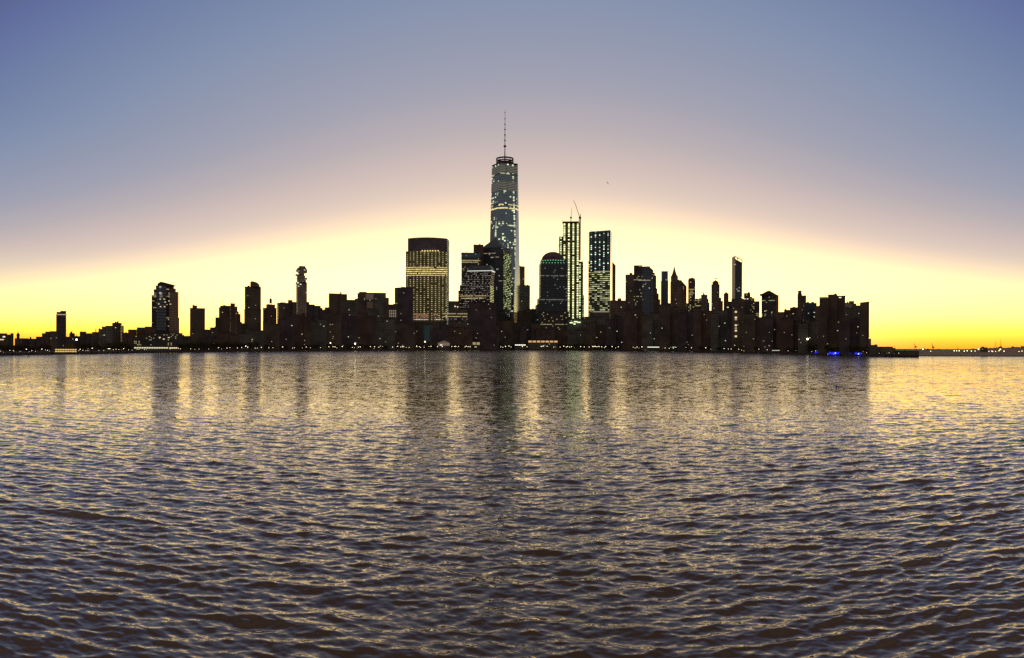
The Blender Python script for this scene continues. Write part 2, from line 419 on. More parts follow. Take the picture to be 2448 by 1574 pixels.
# ---- big notched tower
r_, D_, k_ = bld('notched_tower', 'big brown tower on the left with pitched top, dark glass bay, gridded right side', 1.14, 'brick',
    [(362, 405, 706, {'mat': 'office', 'dep': .5, 'rel': -2}), (367, 405, 692, {'yb': 706, 'mat': 'brick', 'rel': -2}), (372, 406, 683, {'yb': 693, 'mat': 'brick', 'rel': -2}),
     (404, 426.5, 698, {'mat': 'tan_grid', 'dep': .6, 'rel': -12, 'dd': .004}), (404, 420, 690, {'yb': 699, 'mat': 'tan_grid', 'dd': .006, 'rel': -12}),
     (404, 415.5, 684, {'yb': 691, 'mat': 'tan_grid', 'dd': .008, 'rel': -12}), (424, 428.5, 760, {'mat': 'tan_grid', 'dd': .01})], 'tower', nwin=0)
P_ = [at(376.5, 684, D_ + 2), at(412.5, 684, D_ + 2), at(411.5, 681, D_ + 2), at(384, 673.8, D_ + 2), at(376.5, 678.5, D_ + 2)]
m_ = MB(); n_ = len(P_); back = [p + Vector((0, 14 / k_, 0)) for p in P_]
m_.face(P_); m_.face(list(reversed(back)))
for i in range(n_): m_.face([P_[i], back[i], back[(i + 1) % n_], P_[(i + 1) % n_]])
m_.build('pitched_roof', M['roof'], r_)
slab(r_, 'glass_bay', 'slate', 375, 396, 684, 790, D_ - 2)
for wx, wy in ((383, 715.5), (392.5, 715.5), (404, 720), (395, 722.5), (379.5, 727), (407.5, 727.5), (384, 733.5), (393.5, 733.5)):
    slab(r_, 'lit_window', WINM[0], wx - 1.6, wx + 1.6, wy - .9, wy + .9, D_ - 3.5)
slab(r_, 'lit_window', WINM[2], 398, 404, 691, 693, D_ - 3)
for yy in (700.5, 705, 709.5):
    for a_, b_ in ((368, 372), (374, 379), (382, 388), (402, 406)): slab(r_, 'lit_window', WINM[2], a_, b_, yy, yy + 1.3, D_ - 3.5)
bld('podium_building', 'low broad block at the foot of the notched tower with a row of white lights', 1.08, 'office',
    [(320, 372, 800), (362, 436, 796)], rel=0, nwin=0)
for wx, wy in ((363.5, 808), (370, 807), (382, 807), (403.5, 807.5), (391.5, 811), (377, 811)):
    slab(bpy.data.objects['podium_building'], 'lit_window', WINM[0], wx - 2, wx + 2, wy - 1, wy + 1, Dsh(385) * 1.075)
bld('low_building', 'low uneven roofs between the notched tower and the plain square tower', 1.16, 'brick_plum', [(427, 440, 801), (438, 456, 803.5)], nwin=2)
bld('square_tower', 'plain square brown tower with one roof box, right of the notched tower', 1.15, 'brick',
    [(453.5, 490, 736.5), (459.5, 471, 730.5, {'yb': 738, 'dd': .004, 'part': 'penthouse'})], 'tower', rel=5, nwin=3)
bld('low_building', 'dark low blocks rising to the right of the plain square tower', 1.18, 'brick', [(488, 504, 788), (502, 518, 783)], nwin=2)
r_, D_, k_ = bld('stepped_tower', 'stepped brown apartment tower with rounded left shoulder and striped right side', 1.16, 'brick_red',
    [(514.5, 525, 759), (523, 532, 735), (526, 552, 731), (550.5, 561.5, 725.5, {'dd': -.002, 'part': 'lift_tower'}), (558, 567.5, 733, {'mat': 'tan_grid', 'rel': -14}),
     (566, 570.5, 745), (569, 575, 751), (574, 578, 770)], 'tower', nwin=3)
stick(r_, 532.8, 732, 713, D_, .35); stick(r_, 532.8, 724, 720, D_, .9, 'antenna_drum'); stick(r_, 553.5, 726, 721, D_, .3)
bld('low_building', 'dark block filling the gap between the stepped tower and the round-topped tower', 1.13, 'brick_plum', [(576, 590, 773), (560, 600, 800)], nwin=1)
# ---- round topped tower
r_, D_, k_ = bld('round_topped_tower', 'tall brown tower with a quarter-round crest, left of the water tank block', 1.13, 'brick',
    [(584.5, 623.5, 685.5), (583.5, 624.2, 740, {'dd': -.002})], 'tower', rel=4, nwin=4)
m_ = MB(); pr = [(598.3, 686)] + [(598.3, 675)] + [(598.3 + 3 + 16 * math.sin(a), 672.6 + 13 * (1 - math.cos(a))) for a in [i * math.pi / 16 for i in range(9)]]
pf = [at(x, y, D_ + 3) for x, y in pr]; pb = [p + Vector((0, 12 / k_, 0)) for p in pf]
m_.face(list(reversed(pf))); m_.face(pb)
for i in range(len(pf)): j = (i + 1) % len(pf); m_.face([pf[i], pf[j], pb[j], pb[i]])
m_.build('curved_crest', M['stone'], r_)
r_, D_, k_ = bld('apartment_block', 'brown block carrying a pointed water tank on its roof', 1.12, 'brick_red', [(628, 661, 736), (636, 657.5, 728)], nwin=3)
water_tank('', 647, 713, 728, D_ + 4, r_)
bld('apartment_block', 'wide flat-roofed brown block with a roof hut, left of the tower of stacked boxes', 1.13, 'brick',
    [(662, 709, 724), (688, 699, 717.5, {'dd': .004, 'part': 'penthouse'}), (698, 708, 722)], nwin=4)
# ---- tower of stacked boxes
r_, D_, k_ = bld('stacked_box_tower', 'thin pale tower whose top is a pile of offset boxes', 1.3, 'pale_grid',
    [(707.5, 733.5, 676)] + [], 'tower', rel=12, nwin=0)
for (a_, b_, t_, bt) in ((714, 729.5, 635.8, 640), (709.5, 732, 639.5, 643.5), (707, 734, 643, 649), (711, 733.5, 648.5, 652), (713, 727, 651.5, 655.5), (705.5, 727, 655, 659),
                         (709, 729, 658.5, 664), (708, 734, 663.5, 667.5), (709, 731, 667, 674), (706, 732.5, 673.5, 679)):
    Pq = fit(a_, b_, D_ + 2, .8, 12)
    MB().prism(Pq, zat(720, bt, D_), zat(720, t_, D_), k_).build('offset_box', M['pale_grid'], r_)
slab(r_, 'lit_window', WINM[1], 710, 714, 675, 677.5, D_ - 1); slab(r_, 'lit_window', WINM[1], 717, 720.5, 679, 681, D_ - 1)
bld('apartment_block', 'dark block stepping down on the right of the tower of stacked boxes', 1.12, 'brick_plum',
    [(731, 739, 722), (737, 752, 728), (750, 766.5, 731), (765, 771, 736.5), (769, 778, 741)], nwin=4)
bld('apartment_block', 'square-topped brown block with a tiny roof tank, midway between stacked boxes and billboard block', 1.12, 'brick',
    [(776, 787, 735), (785, 812, 701.5), (811, 829.5, 703), (812.5, 816, 698.5, {'part': 'penthouse', 'yb': 704})], nwin=3)
bld('apartment_block', 'dark brown block filling the dip left of the billboard block', 1.13, 'brick_grey', [(828, 851, 717), (848, 856, 714)], nwin=2)
r_, D_, k_ = bld('billboard_block', 'brown block with two large pale blank panels on its wall', 1.12, 'brick',
    [(854, 862, 701), (858, 876, 698), (874, 923, 700, {'mat': 'brick_grey'}), (920, 929.5, 712)], nwin=3)
slab(r_, 'pale_panel', 'pale', 874.5, 893, 703, 716.5, D_ - 2)
slab(r_, 'pale_panel', plain('dim_panel', (.33, .28, .22), .8), 877, 892, 722, 738, D_ - 2)
bld('low_building', 'small building with a bright grid of yellow-green windows left of the broad lit tower', 1.1, 'brick', [(927, 950, 728)], nwin=0)
r_ = bpy.data.objects['low_building.009'] if 'low_building.009' in bpy.data.objects else None
par = [o for o in COL.objects if o.name.startswith('low_building')][-1]
for iy in range(5):
    for ix in range(4):
        slab(par, 'lit_window', WINM[2], 930.5 + ix * 4.6, 933 + ix * 4.6, 742 + iy * 3.6, 743.6 + iy * 3.6, Dsh(938) * 1.097)
bld('apartment_block', 'tall dark block overlapping the left foot of the broad lit tower', 1.08, 'brick_plum',
    [(943, 952, 688, {'mat': 'stone'}), (950, 988, 687.5)], rel=-5, nwin=4)

# ---- broad curved tower with the yellow band
GD = Dsh(1020) * 1.1; gk = F / GD
gr = empty('curved_glass_tower', (xat(1020, GD), GD + 5, GZ)); tag(gr, 'broad curved tower with rows of lit windows and a bright yellow band', 'skyscraper')
def arc_foot(x0, x1, D, bulge, dep, n=14):
    a = xat(x0, D); b = xat(x1, D); pts = []
    for i in range(n + 1):
        t = i / n; pts.append((a + (b - a) * t, D - bulge * 4 * t * (1 - t) + bulge))
    return pts + [(b, D + dep), (a, D + dep)]
gf = arc_foot(967.5, 1067, GD, 14, 55)
mg = facade('curved_tower_grid', (.34, .28, .11), glass=(.05, .05, .04), bay=8.9, floor=4.75, ww=.30, wh=.36, p=.95, lit=(1, .92, .42), strength=.55, vary=.9)
mb_ = facade('curved_tower_bright_floors', (.2, .15, .04), bay=3.4, floor=4.9, ww=.78, wh=.5, p=.95, lit=(1, .78, .16), strength=1.1, vary=.7)
mc_ = facade('curved_tower_crown', (.18, .15, .17), glass=(.09, .09, .12), bay=3.4, floor=4.2, ww=.9, wh=.5, p=0, gmetal=.5, gloss=.3)
mo_ = facade('curved_tower_faint_grid', (.095, .08, .06), glass=(.05, .05, .04), bay=3.4, floor=4.75, ww=.5, wh=.5, p=.25, lit=(1, .9, .45), strength=.28)
Z = lambda y, x=1020: zat(x, y, GD)
MB().prism(gf, GZ, Z(768), gk).build('base', M['brick'], gr)
MB().prism(gf, Z(768), Z(659), gk).build('lower_floors', mg, gr)
MB().prism(grow(gf, 1.002), Z(659), Z(638.5), gk).build('bright_floors', mb_, gr)
MB().prism(gf, Z(638.5), Z(600), gk).build('upper_floors', mg, gr)
cf = arc_foot(972.5, 1066.5, GD + 2, 14, 50)
MB().prism(cf, Z(600), Z(569), gk, z1s=[Z(568.3 - .8 * 4 * (i / 14) * (1 - i / 14)) for i in range(15)] + [Z(568.5)] * 2).build('crown', mc_, gr)
MB().prism([(xat(1067, GD), GD + 16), (xat(1071.3, GD + 30), GD + 30), (xat(1071.3, GD + 30), GD + 60), (xat(1067, GD), GD + 52)], GZ, Z(569), gk).build(
    'side_wall', facade('curved_tower_side', (.16, .17, .12), bay=2.2, floor=4.7, ww=.8, wh=.4, p=.8, lit=(.9, 1, .6), strength=.5), gr)
for i, x in enumerate((1000.5 + 6.3 * i for i in range(7))):
    slab(gr, 'lit_window', glow('yellow_window', (1, .75, .2), 1.3) if i == 0 else bpy.data.materials['yellow_window'], 1008 + 6.3 * i, 1011 + 6.3 * i, 598.8, 601, GD - 1.2)
for x0, x1, y0, y1, mt in ((986, 1025, 750, 759, 'ORANGE'), (990, 1024, 763, 766, 'CREAM'), (1036, 1048, 750, 756, 'ORANGE'), (1038, 1054, 763, 766, 'CREAM')):
    if mt not in M: M[mt] = facade('lobby_' + mt.lower(), (.1, .08, .06), bay=4, floor=3, ww=.8, wh=.7, p=.9, lit=(1, .5, .22) if mt == 'ORANGE' else (1, .8, .6), strength=.7 if mt == 'CREAM' else .4)
    slab(gr, 'lobby_windows', M[mt], x0, x1, y0, y1, GD - 4)
bld('teal_panel_building', 'small dark building with a tall teal glass front below the curved tower', 1.05, 'brick_grey', [(1008, 1034, 776)], rel=0, nwin=0)
slab(bpy.data.objects['teal_panel_building'], 'glass_front', 'teal', 1014, 1028, 779, 816, Dsh(1020) * 1.045)

# ---- cluster around the tall tower
r_, D_, k_ = bld('teal_topped_tower', 'flat-roofed tower with a teal top band and yellow lit floors, left of the pyramid tower', 1.13, 'office',
    [(1102, 1148, 616), (1101.5, 1148, 604, {'yb': 616, 'mat': 'teal', 'part': 'top_band'}), (1131, 1155, 585, {'dd': .01, 'mat': 'brick_red', 'part': 'lift_tower'})], 'skyscraper', rel=3, nwin=4)
M['yelrow'] = facade('yellow_lit_row', (.1, .08, .05), bay=2.8, floor=3.0, ww=.7, wh=.8, p=.9, lit=(1, .75, .3), strength=.8)
for y in (623, 627.5): slab(r_, 'lit_floor', 'yelrow', 1103, 1143, y - 1, y + 1, D_ - 1.5)
PD = Dsh(1185) * 1.09; pk = F / PD
pr_ = empty('pyramid_topped_tower', (xat(1180, PD), PD + 5, GZ)); tag(pr_, 'dark blue-grey tower with a pyramid roof in front of the tallest tower', 'skyscraper')
pf_ = fit(1145, 1222, PD, .8, -24)
M['pyr'] = facade('pyramid_tower_glass', (.055, .06, .075), glass=(.10, .12, .15), bay=3.2, floor=4.0, ww=.75, wh=.6, p=.03, prow=.015, lit=WHITE, strength=.35, gmetal=.5, gloss=.3)
M['pyrlit'] = facade('pyramid_tower_lit_side', (.07, .075, .04), bay=5.0, floor=4.1, ww=.8, wh=.5, p=.62, lit=(.85, .95, .35), strength=.6, vary=1.2)
MB().prism(pf_, GZ, zat(1180, 602, PD), pk).build('wall', M['pyr'], pr_)
MB().prism(grow(pf_, .93), zat(1180, 602, PD), zat(1180, 590, PD), pk).build('upper_floors', M['pyr'], pr_)
MB().prism(grow(pf_, .86), zat(1180, 590, PD), zat(1180, 566, PD), pk, top=grow(pf_, .07)).build('pyramid_roof', M['slate'], pr_)
cnr = Vector((*pf_[1], 0)); nxt = Vector((*pf_[2], 0)); dd_ = (nxt - cnr).normalized(); nn_ = Vector((dd_.y, -dd_.x, 0))
def face_slab(root, P, x0, x1, y0, y1, name, mat, k):
    """panel lying on the front face P[0]-P[1] between columns x0 and x1"""
    a, b = Vector(P[0]), Vector(P[1])
    def hit(px):
        s = (px - CX) / F; den = (b.x - a.x) - s * (b.y - a.y); t = (s * a.y - a.x) / den
        return a + (b - a) * max(.02, min(.98, t))
    p, q = hit(x0), hit(x1); d = (q - p).normalized(); n = Vector((d.y, -d.x)) * .5; cD = (p.y + q.y) / 2
    return MB().prism([(p.x + n.x, p.y + n.y), (q.x + n.x, q.y + n.y), (q.x - n.x * .2, q.y - n.y * .2), (p.x - n.x * .2, p.y - n.y * .2)], zat((x0 + x1) / 2, y1, cD), zat((x0 + x1) / 2, y0, cD), k).build(name, mat, root)
def sidepanel(a, b, y0, y1, name, mat, root, corner, d, n, D, k):
    p, q = corner + d * a + n * .4, corner + d * b + n * .4
    z0, z1 = zat(1200, y1, D), zat(1200, y0, D)
    m = MB(); m.prism([(p.x, p.y), (q.x, q.y), (q.x - n.x * .6, q.y - n.y * .6), (p.x - n.x * .6, p.y - n.y * .6)], z0, z1, k)
    return m.build(name, mat, root)
Ls = (nxt - cnr).length
sidepanel(Ls * .05, Ls * .95, 604, 740, 'lit_side', M['pyrlit'], pr_, cnr, dd_, nn_, PD, pk)
for x, y in ((1160, 602.5), (1170, 602), (1180, 601.8), (1188, 611), (1176, 611.5), (1202, 590), (1196, 668)): face_slab(pr_, pf_, x - 4, x + 4, y + 3.4, y + 4.6, 'lit_window', WINM[2], pk)
# truncated tower in front
TD = Dsh(1140) * 1.055; tk = F / TD
tr_ = empty('flat_topped_tower', (xat(1140, TD), TD + 5, GZ)); tag(tr_, 'stepped tower with a white light line under its chopped top, before the pyramid tower', 'skyscraper')
M['trunc'] = facade('flat_topped_tower_grid', (.07, .06, .06), glass=(.05, .05, .06), bay=3.9, floor=4.4, ww=.7, wh=.34, p=.62, lit=(1, .85, .6), strength=.26, vary=1.3)
for (a, b, y0, y1) in ((1095, 1180, 722, 840), (1095, 1180, 694, 722), (1098.5, 1180, 681, 694), (1102.5, 1180, 668, 681), (1110, 1181, 656, 668), (1117, 1182, 648, 656)):
    MB().prism(fit(a, b, TD + (y1 < 830) * .3, .55, -14), GZ if y1 == 840 else zat(1140, y1, TD), zat(1140, y0, TD), tk).build('wall', M['trunc'], tr_)
tf = fit(1117, 1182.5, TD + .5, .55, -14)
MB().prism(tf, zat(1140, 646.5, TD), zat(1140, 634.5, TD), tk, top=grow(tf, .82)).build('chopped_roof', M['slate'], tr_)
MB().prism(grow(tf, 1.01), zat(1140, 648.6, TD), zat(1140, 646.6, TD), tk).build('light_line', glow('white_line_light', (.95, 1, .85), 1.0), tr_)
for y in (708, 713.5): face_slab(tr_, fit(1095, 1180, TD, .55, -14), 1102, 1160, y - .9, y + .9, 'lit_floor', M['yelrow'], tk)
pq = fit(1095, 1180, TD, .55, -14); c2 = Vector((*pq[1], 0)); n2 = Vector((*pq[2], 0)); L2 = (n2 - c2).length; d2 = (n2 - c2).normalized()
sidepanel(L2 * .05, L2 * .95, 657, 740, 'lit_side', M['pyrlit'], tr_, c2, d2, Vector((d2.y, -d2.x, 0)), TD, tk)
bld('podium_building', 'low block with rows of lit floors at the foot of the flat-topped tower', 1.03, 'brick_grey',
    [(1060, 1098, 720, {'mat': 'brick'}), (1052, 1128, 738), (1120, 1186, 724, {'mat': 'brick_plum'})], rel=0, nwin=3)
par = [o for o in COL.objects if o.name.startswith('podium_building')][-1]
for y in (750.5, 757, 763, 769):
    slab(par, 'lit_floor', M['trunc'] if y > 760 else 'yelrow', 1058, 1117, y - 1, y + 1, Dsh(1090) * 1.025)
    slab(par, 'lit_floor', M['trunc'] if y > 752 else 'yelrow', 1123, 1155, y - 1, y + .8, Dsh(1130) * 1.025)
for x, y in ((1088, 733), (1094, 734)): slab(par, 'lit_window', WINM[1], x - 1.5, x + 1.5, y - 1.2, y + 1.2, Dsh(1090) * 1.025)
for y in (753, 757.5, 762): slab(par, 'lit_window', glow('yellow_green_window', (.9, .9, .3), .8), 1168, 1179, y - 1, y + 1, Dsh(1170) * 1.025)

# ---- the tallest tower
OD = Dsh(1205) * 1.16; ok_ = F / OD
orr = empty('tallest_tower', (xat(1205, OD), OD + 30, GZ)); tag(orr, 'tallest tower, faceted blue glass with a ring and long spire on top', 'skyscraper')
cxo = xat(1205.5, OD + 33); cyo = OD + 38
psi = R(-14.5)
hb = 30.5 * 2.0 / (F / OD) / 2 * 1.06
def sq(h, a): return [(cxo + h * math.sqrt(2) * math.cos(a + psi + math.pi / 4 + i * math.pi / 2 + math.pi), cyo + h * math.sqrt(2) * math.sin(a + psi + math.pi / 4 + i * math.pi / 2 + math.pi)) for i in range(4)]
bs = sq(hb, 0)                      # front-left, front-right, back-right, back-left corners
tp = sq(hb / math.sqrt(2), math.pi / 4)  # first point lies over the middle of the front edge
zb, zt = zat(1205, 746, OD), zat(1205, 391.5, OD + 10)
MB().prism(bs, GZ, zb, ok_).build('base', M['brick_grey'], orr)
mglass = dict(glass=(.24, .38, .47), bay=4.6, floor=4.1, ww=.92, wh=.74, gmetal=.9, gloss=.16)
m1s = facade('tallest_tower_side_glass', (.16, .19, .20), p=0, wmetal=.7, wrough=.35, **mglass)
m1 = facade('tallest_tower_glass', (.16, .19, .20), p=.10, lit=(.98, 1, .5), strength=.8, wmetal=.7, wrough=.35, colp=.10, vary=1.3, **mglass)
def facet(name, A, B, C, mat, flip=False):
    m = MB(); A, B, C = Vector(A), Vector(B), Vector(C)
    ux = (B - A); ux = Vector((ux.x, ux.y, 0)).normalized() if ux.length else Vector((1, 0, 0))
    dirx = ux
    def uv(p): return ((p - A).dot(dirx) * ok_ + 200, p.z * ok_)
    m.face([A, B, C], [uv(A), uv(B), uv(C)])
    return m
fm_up, fm_dn = [], []
for i in range(4):
    a = Vector((*bs[i], zb)); b = Vector((*bs[(i + 1) % 4], zb))
    t0 = Vector((*tp[(i + 1) % 4], zt)); t00 = Vector((*tp[i], zt))
    # triangle standing on base edge with its tip at the top corner over that edge
    tips = sorted(tp, key=lambda p: (Vector((*p, 0)) - (a + b) / 2 * 1).to_2d().length)
    tip = Vector((*min(tp, key=lambda p: (Vector(p) - ((a + b) / 2).to_2d()).length), zt))
    fm_dn.append((a, b, tip))
    near2 = sorted(tp, key=lambda p: (Vector(p) - a.to_2d()).length)[:2]
    n0, n1 = [Vector((*p, zt)) for p in near2]
    # triangle hanging from top edge, point at base corner a
    ce = Vector((cxo, cyo, 0)); outw = (a - ce); cr_ = (n1 - n0).cross(a - n0)
    if cr_.dot(Vector((outw.x, outw.y, 0))) < 0: n0, n1 = n1, n0
    fm_up.append((n0, n1, a))
for T in fm_dn:
    mm = m1s if ((T[0] + T[1]) / 2).x > cxo + hb * .6 else m1
    facet('', *T, mm).build('glass_facet', mm, orr)
for T in fm_up:
    facet('', *T, m1).build('glass_facet', m1, orr)
TS = sq(hb / math.sqrt(2) * 1.004, math.pi / 4)
MB().prism(TS, zt - 1, zt + 3 / ok_, ok_).build('parapet', M['steel'], orr)
# pale louvred floors near the top, bright floors in the middle
def ring_at(y, k=1.0):
    t = (zat(1205, y, OD) - zb) / (zt - zb); out = []
    for i in range(4):
        c = Vector(bs[i]); near2 = sorted(tp, key=lambda p: (Vector(p) - c).length)[:2]
        l = [c.lerp(Vector(p), t) for p in near2]; 
        a0 = Vector((cxo, cyo)); l.sort(key=lambda p: ((math.atan2(p.y - cyo, p.x - cxo) - math.atan2(c.y - cyo, c.x - cxo) + math.pi) % (2 * math.pi)))
        out += l
    return [(cxo + (p.x - cxo) * k, cyo + (p.y - cyo) * k) for p in out]
def band(y0, y1, name, mat, k=1.004):
    MB().prism(ring_at(y1, k), zat(1205, y1, OD), zat(1205, y0, OD), ok_, top=ring_at(y0, k)).build(name, mat, orr)
mlouv = facade('pale_louvred_floors', (.20, .23, .24), glass=(.72, .86, .74), bay=60, floor=4.1, ww=.98, wh=.5, p=0, gmetal=.9, gloss=.3, wmetal=.6, wrough=.4)
band(395, 412, 'louvred_floors', mlouv); band(433, 456, 'louvred_floors', mlouv)
band(413.5, 416, 'lit_floor', facade('amber_floor', (.2, .18, .1), bay=14, floor=6, ww=.8, wh=.9, p=.55, lit=(1, .85, .4), strength=.6))
am = facade('gold_lit_floor', (.2, .15, .05), bay=3, floor=9, ww=.9, wh=.95, p=.92, lit=(1, .78, .3), strength=1.15)
band(496.5, 499.5, 'lit_floor', am); 
band(488, 490.5, 'lit_floor', facade('half_lit_floor', (.16, .14, .08), bay=12, floor=9, ww=.95, wh=.95, p=.45, lit=(1, .75, .3), strength=.9))
rr_ = lambda y, r, w=1.0: [(cxo + r / ok_ * math.cos(2 * math.pi * i / 28), cyo + r / ok_ * math.sin(2 * math.pi * i / 28)) for i in range(28)]
for y0, y1 in ((376, 379.3), (382, 384.2), (386, 392)):
    o_ = rr_(0, 21.3 if y0 < 385 else 20.6); i_ = rr_(0, 19.6 if y0 < 385 else 19)
    m = MB(); za, zc = zat(1204, y1, OD + 20), zat(1204, y0, OD + 20)
    for i in range(28):
        j = (i + 1) % 28
        m.face([(*o_[i], za), (*o_[j], za), (*o_[j], zc), (*o_[i], zc)]); m.face([(*i_[j], za), (*i_[i], za), (*i_[i], zc), (*i_[j], zc)])
        m.face([(*o_[i], zc), (*o_[j], zc), (*i_[j], zc), (*i_[i], zc)]); m.face([(*i_[i], za), (*i_[j], za), (*o_[j], za), (*o_[i], za)])
    m.build('ring', M['steel'], orr)
m = MB()
for i in range(14):
    a = 2 * math.pi * i / 14; m.tube((cxo + 20.5 / ok_ * math.cos(a), cyo + 20.5 / ok_ * math.sin(a), zat(1204, 391, OD + 20)), (cxo + 20.5 / ok_ * math.cos(a), cyo + 20.5 / ok_ * math.sin(a), zat(1204, 377, OD + 20)), .5 / ok_, .5 / ok_, 5)
m.build('ring_posts', M['steel'], orr)
def sp(y): return Vector((cxo, cyo, zat(1203, y, cyo)))
MB().tube(sp(393), sp(358), 2.0 / ok_, .9 / ok_, 8).tube(sp(358), sp(330), .9 / ok_, .75 / ok_, 8).tube(sp(330), sp(262.5), .75 / ok_, .3 / ok_, 8).build('spire', M['steel'], orr)
MB().ball(sp(350), 3.6 / ok_, 12, 8, .8).build('spire_ball', M['steel'], orr)
for y, w in ((336, 2.4), (323, 2.2), (310, 2.1), (297.5, 1.8), (284.5, 1.5), (270, 1.1)):
    MB().tube(sp(y + .8), sp(y - .8), w / ok_, w / ok_, 10).build('spire_collar', M['steel'], orr)
for wx, wy in ((1185, 518), (1186, 540), (1199, 535), (1199, 548), (1217, 505), (1218, 530), (1226, 520)): pass
r_, D_, k_ = bld('office_tower', 'pale brown slab just right of the foot of the tallest tower', 1.3, 'stone', [(1237, 1254, 637)], 'skyscraper', rel=8, nwin=0)
r_, D_, k_ = bld('office_tower', 'shorter dark olive slab right of the pale brown slab beside the tallest tower', 1.2, 'brick_grey', [(1248, 1267, 683)], 'skyscraper', rel=-6, nwin=2)
bld('low_building', 'dark low blocks between the tallest tower and the domed tower', 1.1, 'brick', [(1236, 1256, 744), (1252, 1272, 740), (1267, 1284, 739, {'mat': 'brick_plum'})], nwin=4)

# ---- domed tower
DD = Dsh(1322) * 1.09; dk = F / DD
dr = empty('domed_tower', (xat(1322, DD), DD + 5, GZ)); tag(dr, 'blue-grey tower with a round dome and green-lit ring beneath it', 'skyscraper')
M['dometw'] = facade('domed_tower_glass', (.055, .065, .075), glass=(.09, .12, .14), bay=3.0, floor=4.4, ww=.78, wh=.55, p=.05, prow=.05, lit=WHITE, strength=.16, gmetal=.5, gloss=.3)
for a, b, y0, y1 in ((1279, 1357, 728, 840), (1283.5, 1357, 713, 728), (1288, 1357, 628, 713), (1290.5, 1354, 619, 628)):
    MB().prism(fit(a, b, DD + (840 - y1) * .01, .75, 6), GZ if y1 == 840 else zat(1320, y1, DD), zat(1320, y0, DD), dk).build('wall', M['dometw'], dr)
m = MB(); nr = 8; cxd, cyd = xat(1321, DD + 28), DD + 30; rd = 27.5 / dk; zd = zat(1321, 620, DD)
for j in range(nr):
    for i in range(24):
        P_ = lambda ii, jj: (cxd + rd * math.cos(jj * math.pi / 2 / nr) * math.cos(ii * math.pi / 12), cyd + rd * math.cos(jj * math.pi / 2 / nr) * math.sin(ii * math.pi / 12), zd + 20.5 / dk * math.sin(jj * math.pi / 2 / nr))
        m.face([P_(i, j), P_(i + 1, j), P_(i + 1, j + 1), P_(i, j + 1)] if j < nr - 1 else [P_(i, j), P_(i + 1, j), P_(i, nr)])
m.build('dome', M['brick_plum'], dr)
gl_ = glow('green_roof_light', (.35, 1, .45), .5)
for i in range(9):
    slab(dr, 'green_light', gl_, 1296 + i * 6.2, 1299 + i * 6.2, 621 + abs(i - 4) * .3, 623 + abs(i - 4) * .3, DD - .8)
    slab(dr, 'green_light', gl_, 1291 + i * 7, 1293.4 + i * 7, 627.8, 629.6, DD - .8)
bld('podium_building', 'broad low block with faint rows of windows at the foot of the domed tower', 1.04, 'office', [(1288, 1360, 745), (1270, 1292, 775, {'mat': 'brick'})], rel=0, nwin=4)

# ---- tower under construction
CD = Dsh(1362) * 1.2; ck = F / CD
cr3 = empty('construction_tower', (xat(1362, CD), CD + 5, GZ)); tag(cr3, 'unfinished tower with bright dotted columns of lights and cranes on top', 'skyscraper')
M['constr'] = facade('unfinished_floors', (.28, .25, .10), glass=(.06, .06, .03), bay=10.6, floor=4.15, ww=.36, wh=.55, p=.93, lit=(.98, 1, .42), strength=1.7, vary=.9)
M['constr2'] = facade('unfinished_floors_edge', (.28, .24, .10), glass=(.07, .06, .03), bay=9.0, floor=4.15, ww=.36, wh=.5, p=.88, lit=(.92, 1, .46), strength=1.6, vary=.9)
MB().prism(fit(1344.5, 1384, CD, .8, 4), GZ, zat(1362, 533, CD), ck, u0=4).build('floors', M['constr'], cr3)
MB().prism(fit(1335.5, 1347, CD + 6, 1.2, 4), GZ, zat(1341, 565, CD), ck, u0=1).build('floors', M['constr2'], cr3)
MB().prism(fit(1382, 1394, CD + 4, 1.2, 4), GZ, zat(1388, 625, CD), ck, u0=2).build('floors', M['constr2'], cr3)
MB().prism(fit(1391, 1396, CD + 10, 1.2, 4), GZ, zat(1393, 704, CD), ck).build('floors', M['stone'], cr3)
MB().prism(fit(1383.8, 1387.6, CD - 2, .8, 0), zat(1385, 623, CD), zat(1385, 522, CD), ck).build('hoist', M['pale'], cr3)
m = MB()
for i in range(9):
    x = 1345.5 + i * 4.7; m.tube(at(x, 534, CD + 1), at(x, 526 if i in (0, 8) else 529, CD + 1), .35 / ck, .35 / ck, 5)
m.tube(at(1345, 530, CD + 1), at(1384, 530, CD + 1), .3 / ck, .3 / ck, 5)
m.build('roof_posts', M['steel'], cr3)
slab(cr3, 'top_deck', 'steel', 1344.5, 1384, 530.5, 535, CD - .4)
tag(link('cable_bundle', MB().tube(at(1336, 590, CD + 2), at(1336, 584, CD + 2), .6 / ck, .6 / ck, 5).mesh('c'), cr3, M['steel']))
k1 = empty('tower_crane', at(1365, 530, CD + 8)); tag(k1, 'upright thin crane on the left of the unfinished tower roof', 'crane')
MB().tube(at(1365, 533, CD + 8), at(1365, 524, CD + 8), .9 / ck, .9 / ck, 6).build('mast', M['steel'], k1)
MB().box(at(1365, 521, CD + 8), (4.6 / ck, 3 / ck, 3.6 / ck)).build('cab', M['steel'], k1)
MB().tube(at(1365, 520, CD + 8), at(1366.8, 497, CD + 8), .7 / ck, .3 / ck, 5).build('jib', M['steel'], k1)
k2 = empty('tower_crane', at(1386, 524, CD + 6)); tag(k2, 'crane with long jib leaning left, on the right corner of the unfinished tower', 'crane')
MB().tube(at(1386, 533, CD + 6), at(1386, 523, CD + 6), 1.1 / ck, 1.1 / ck, 6).build('mast', M['steel'], k2)
MB().box(at(1386.5, 521, CD + 6), (6.0 / ck, 3 / ck, 4.2 / ck)).build('cab', M['steel'], k2)
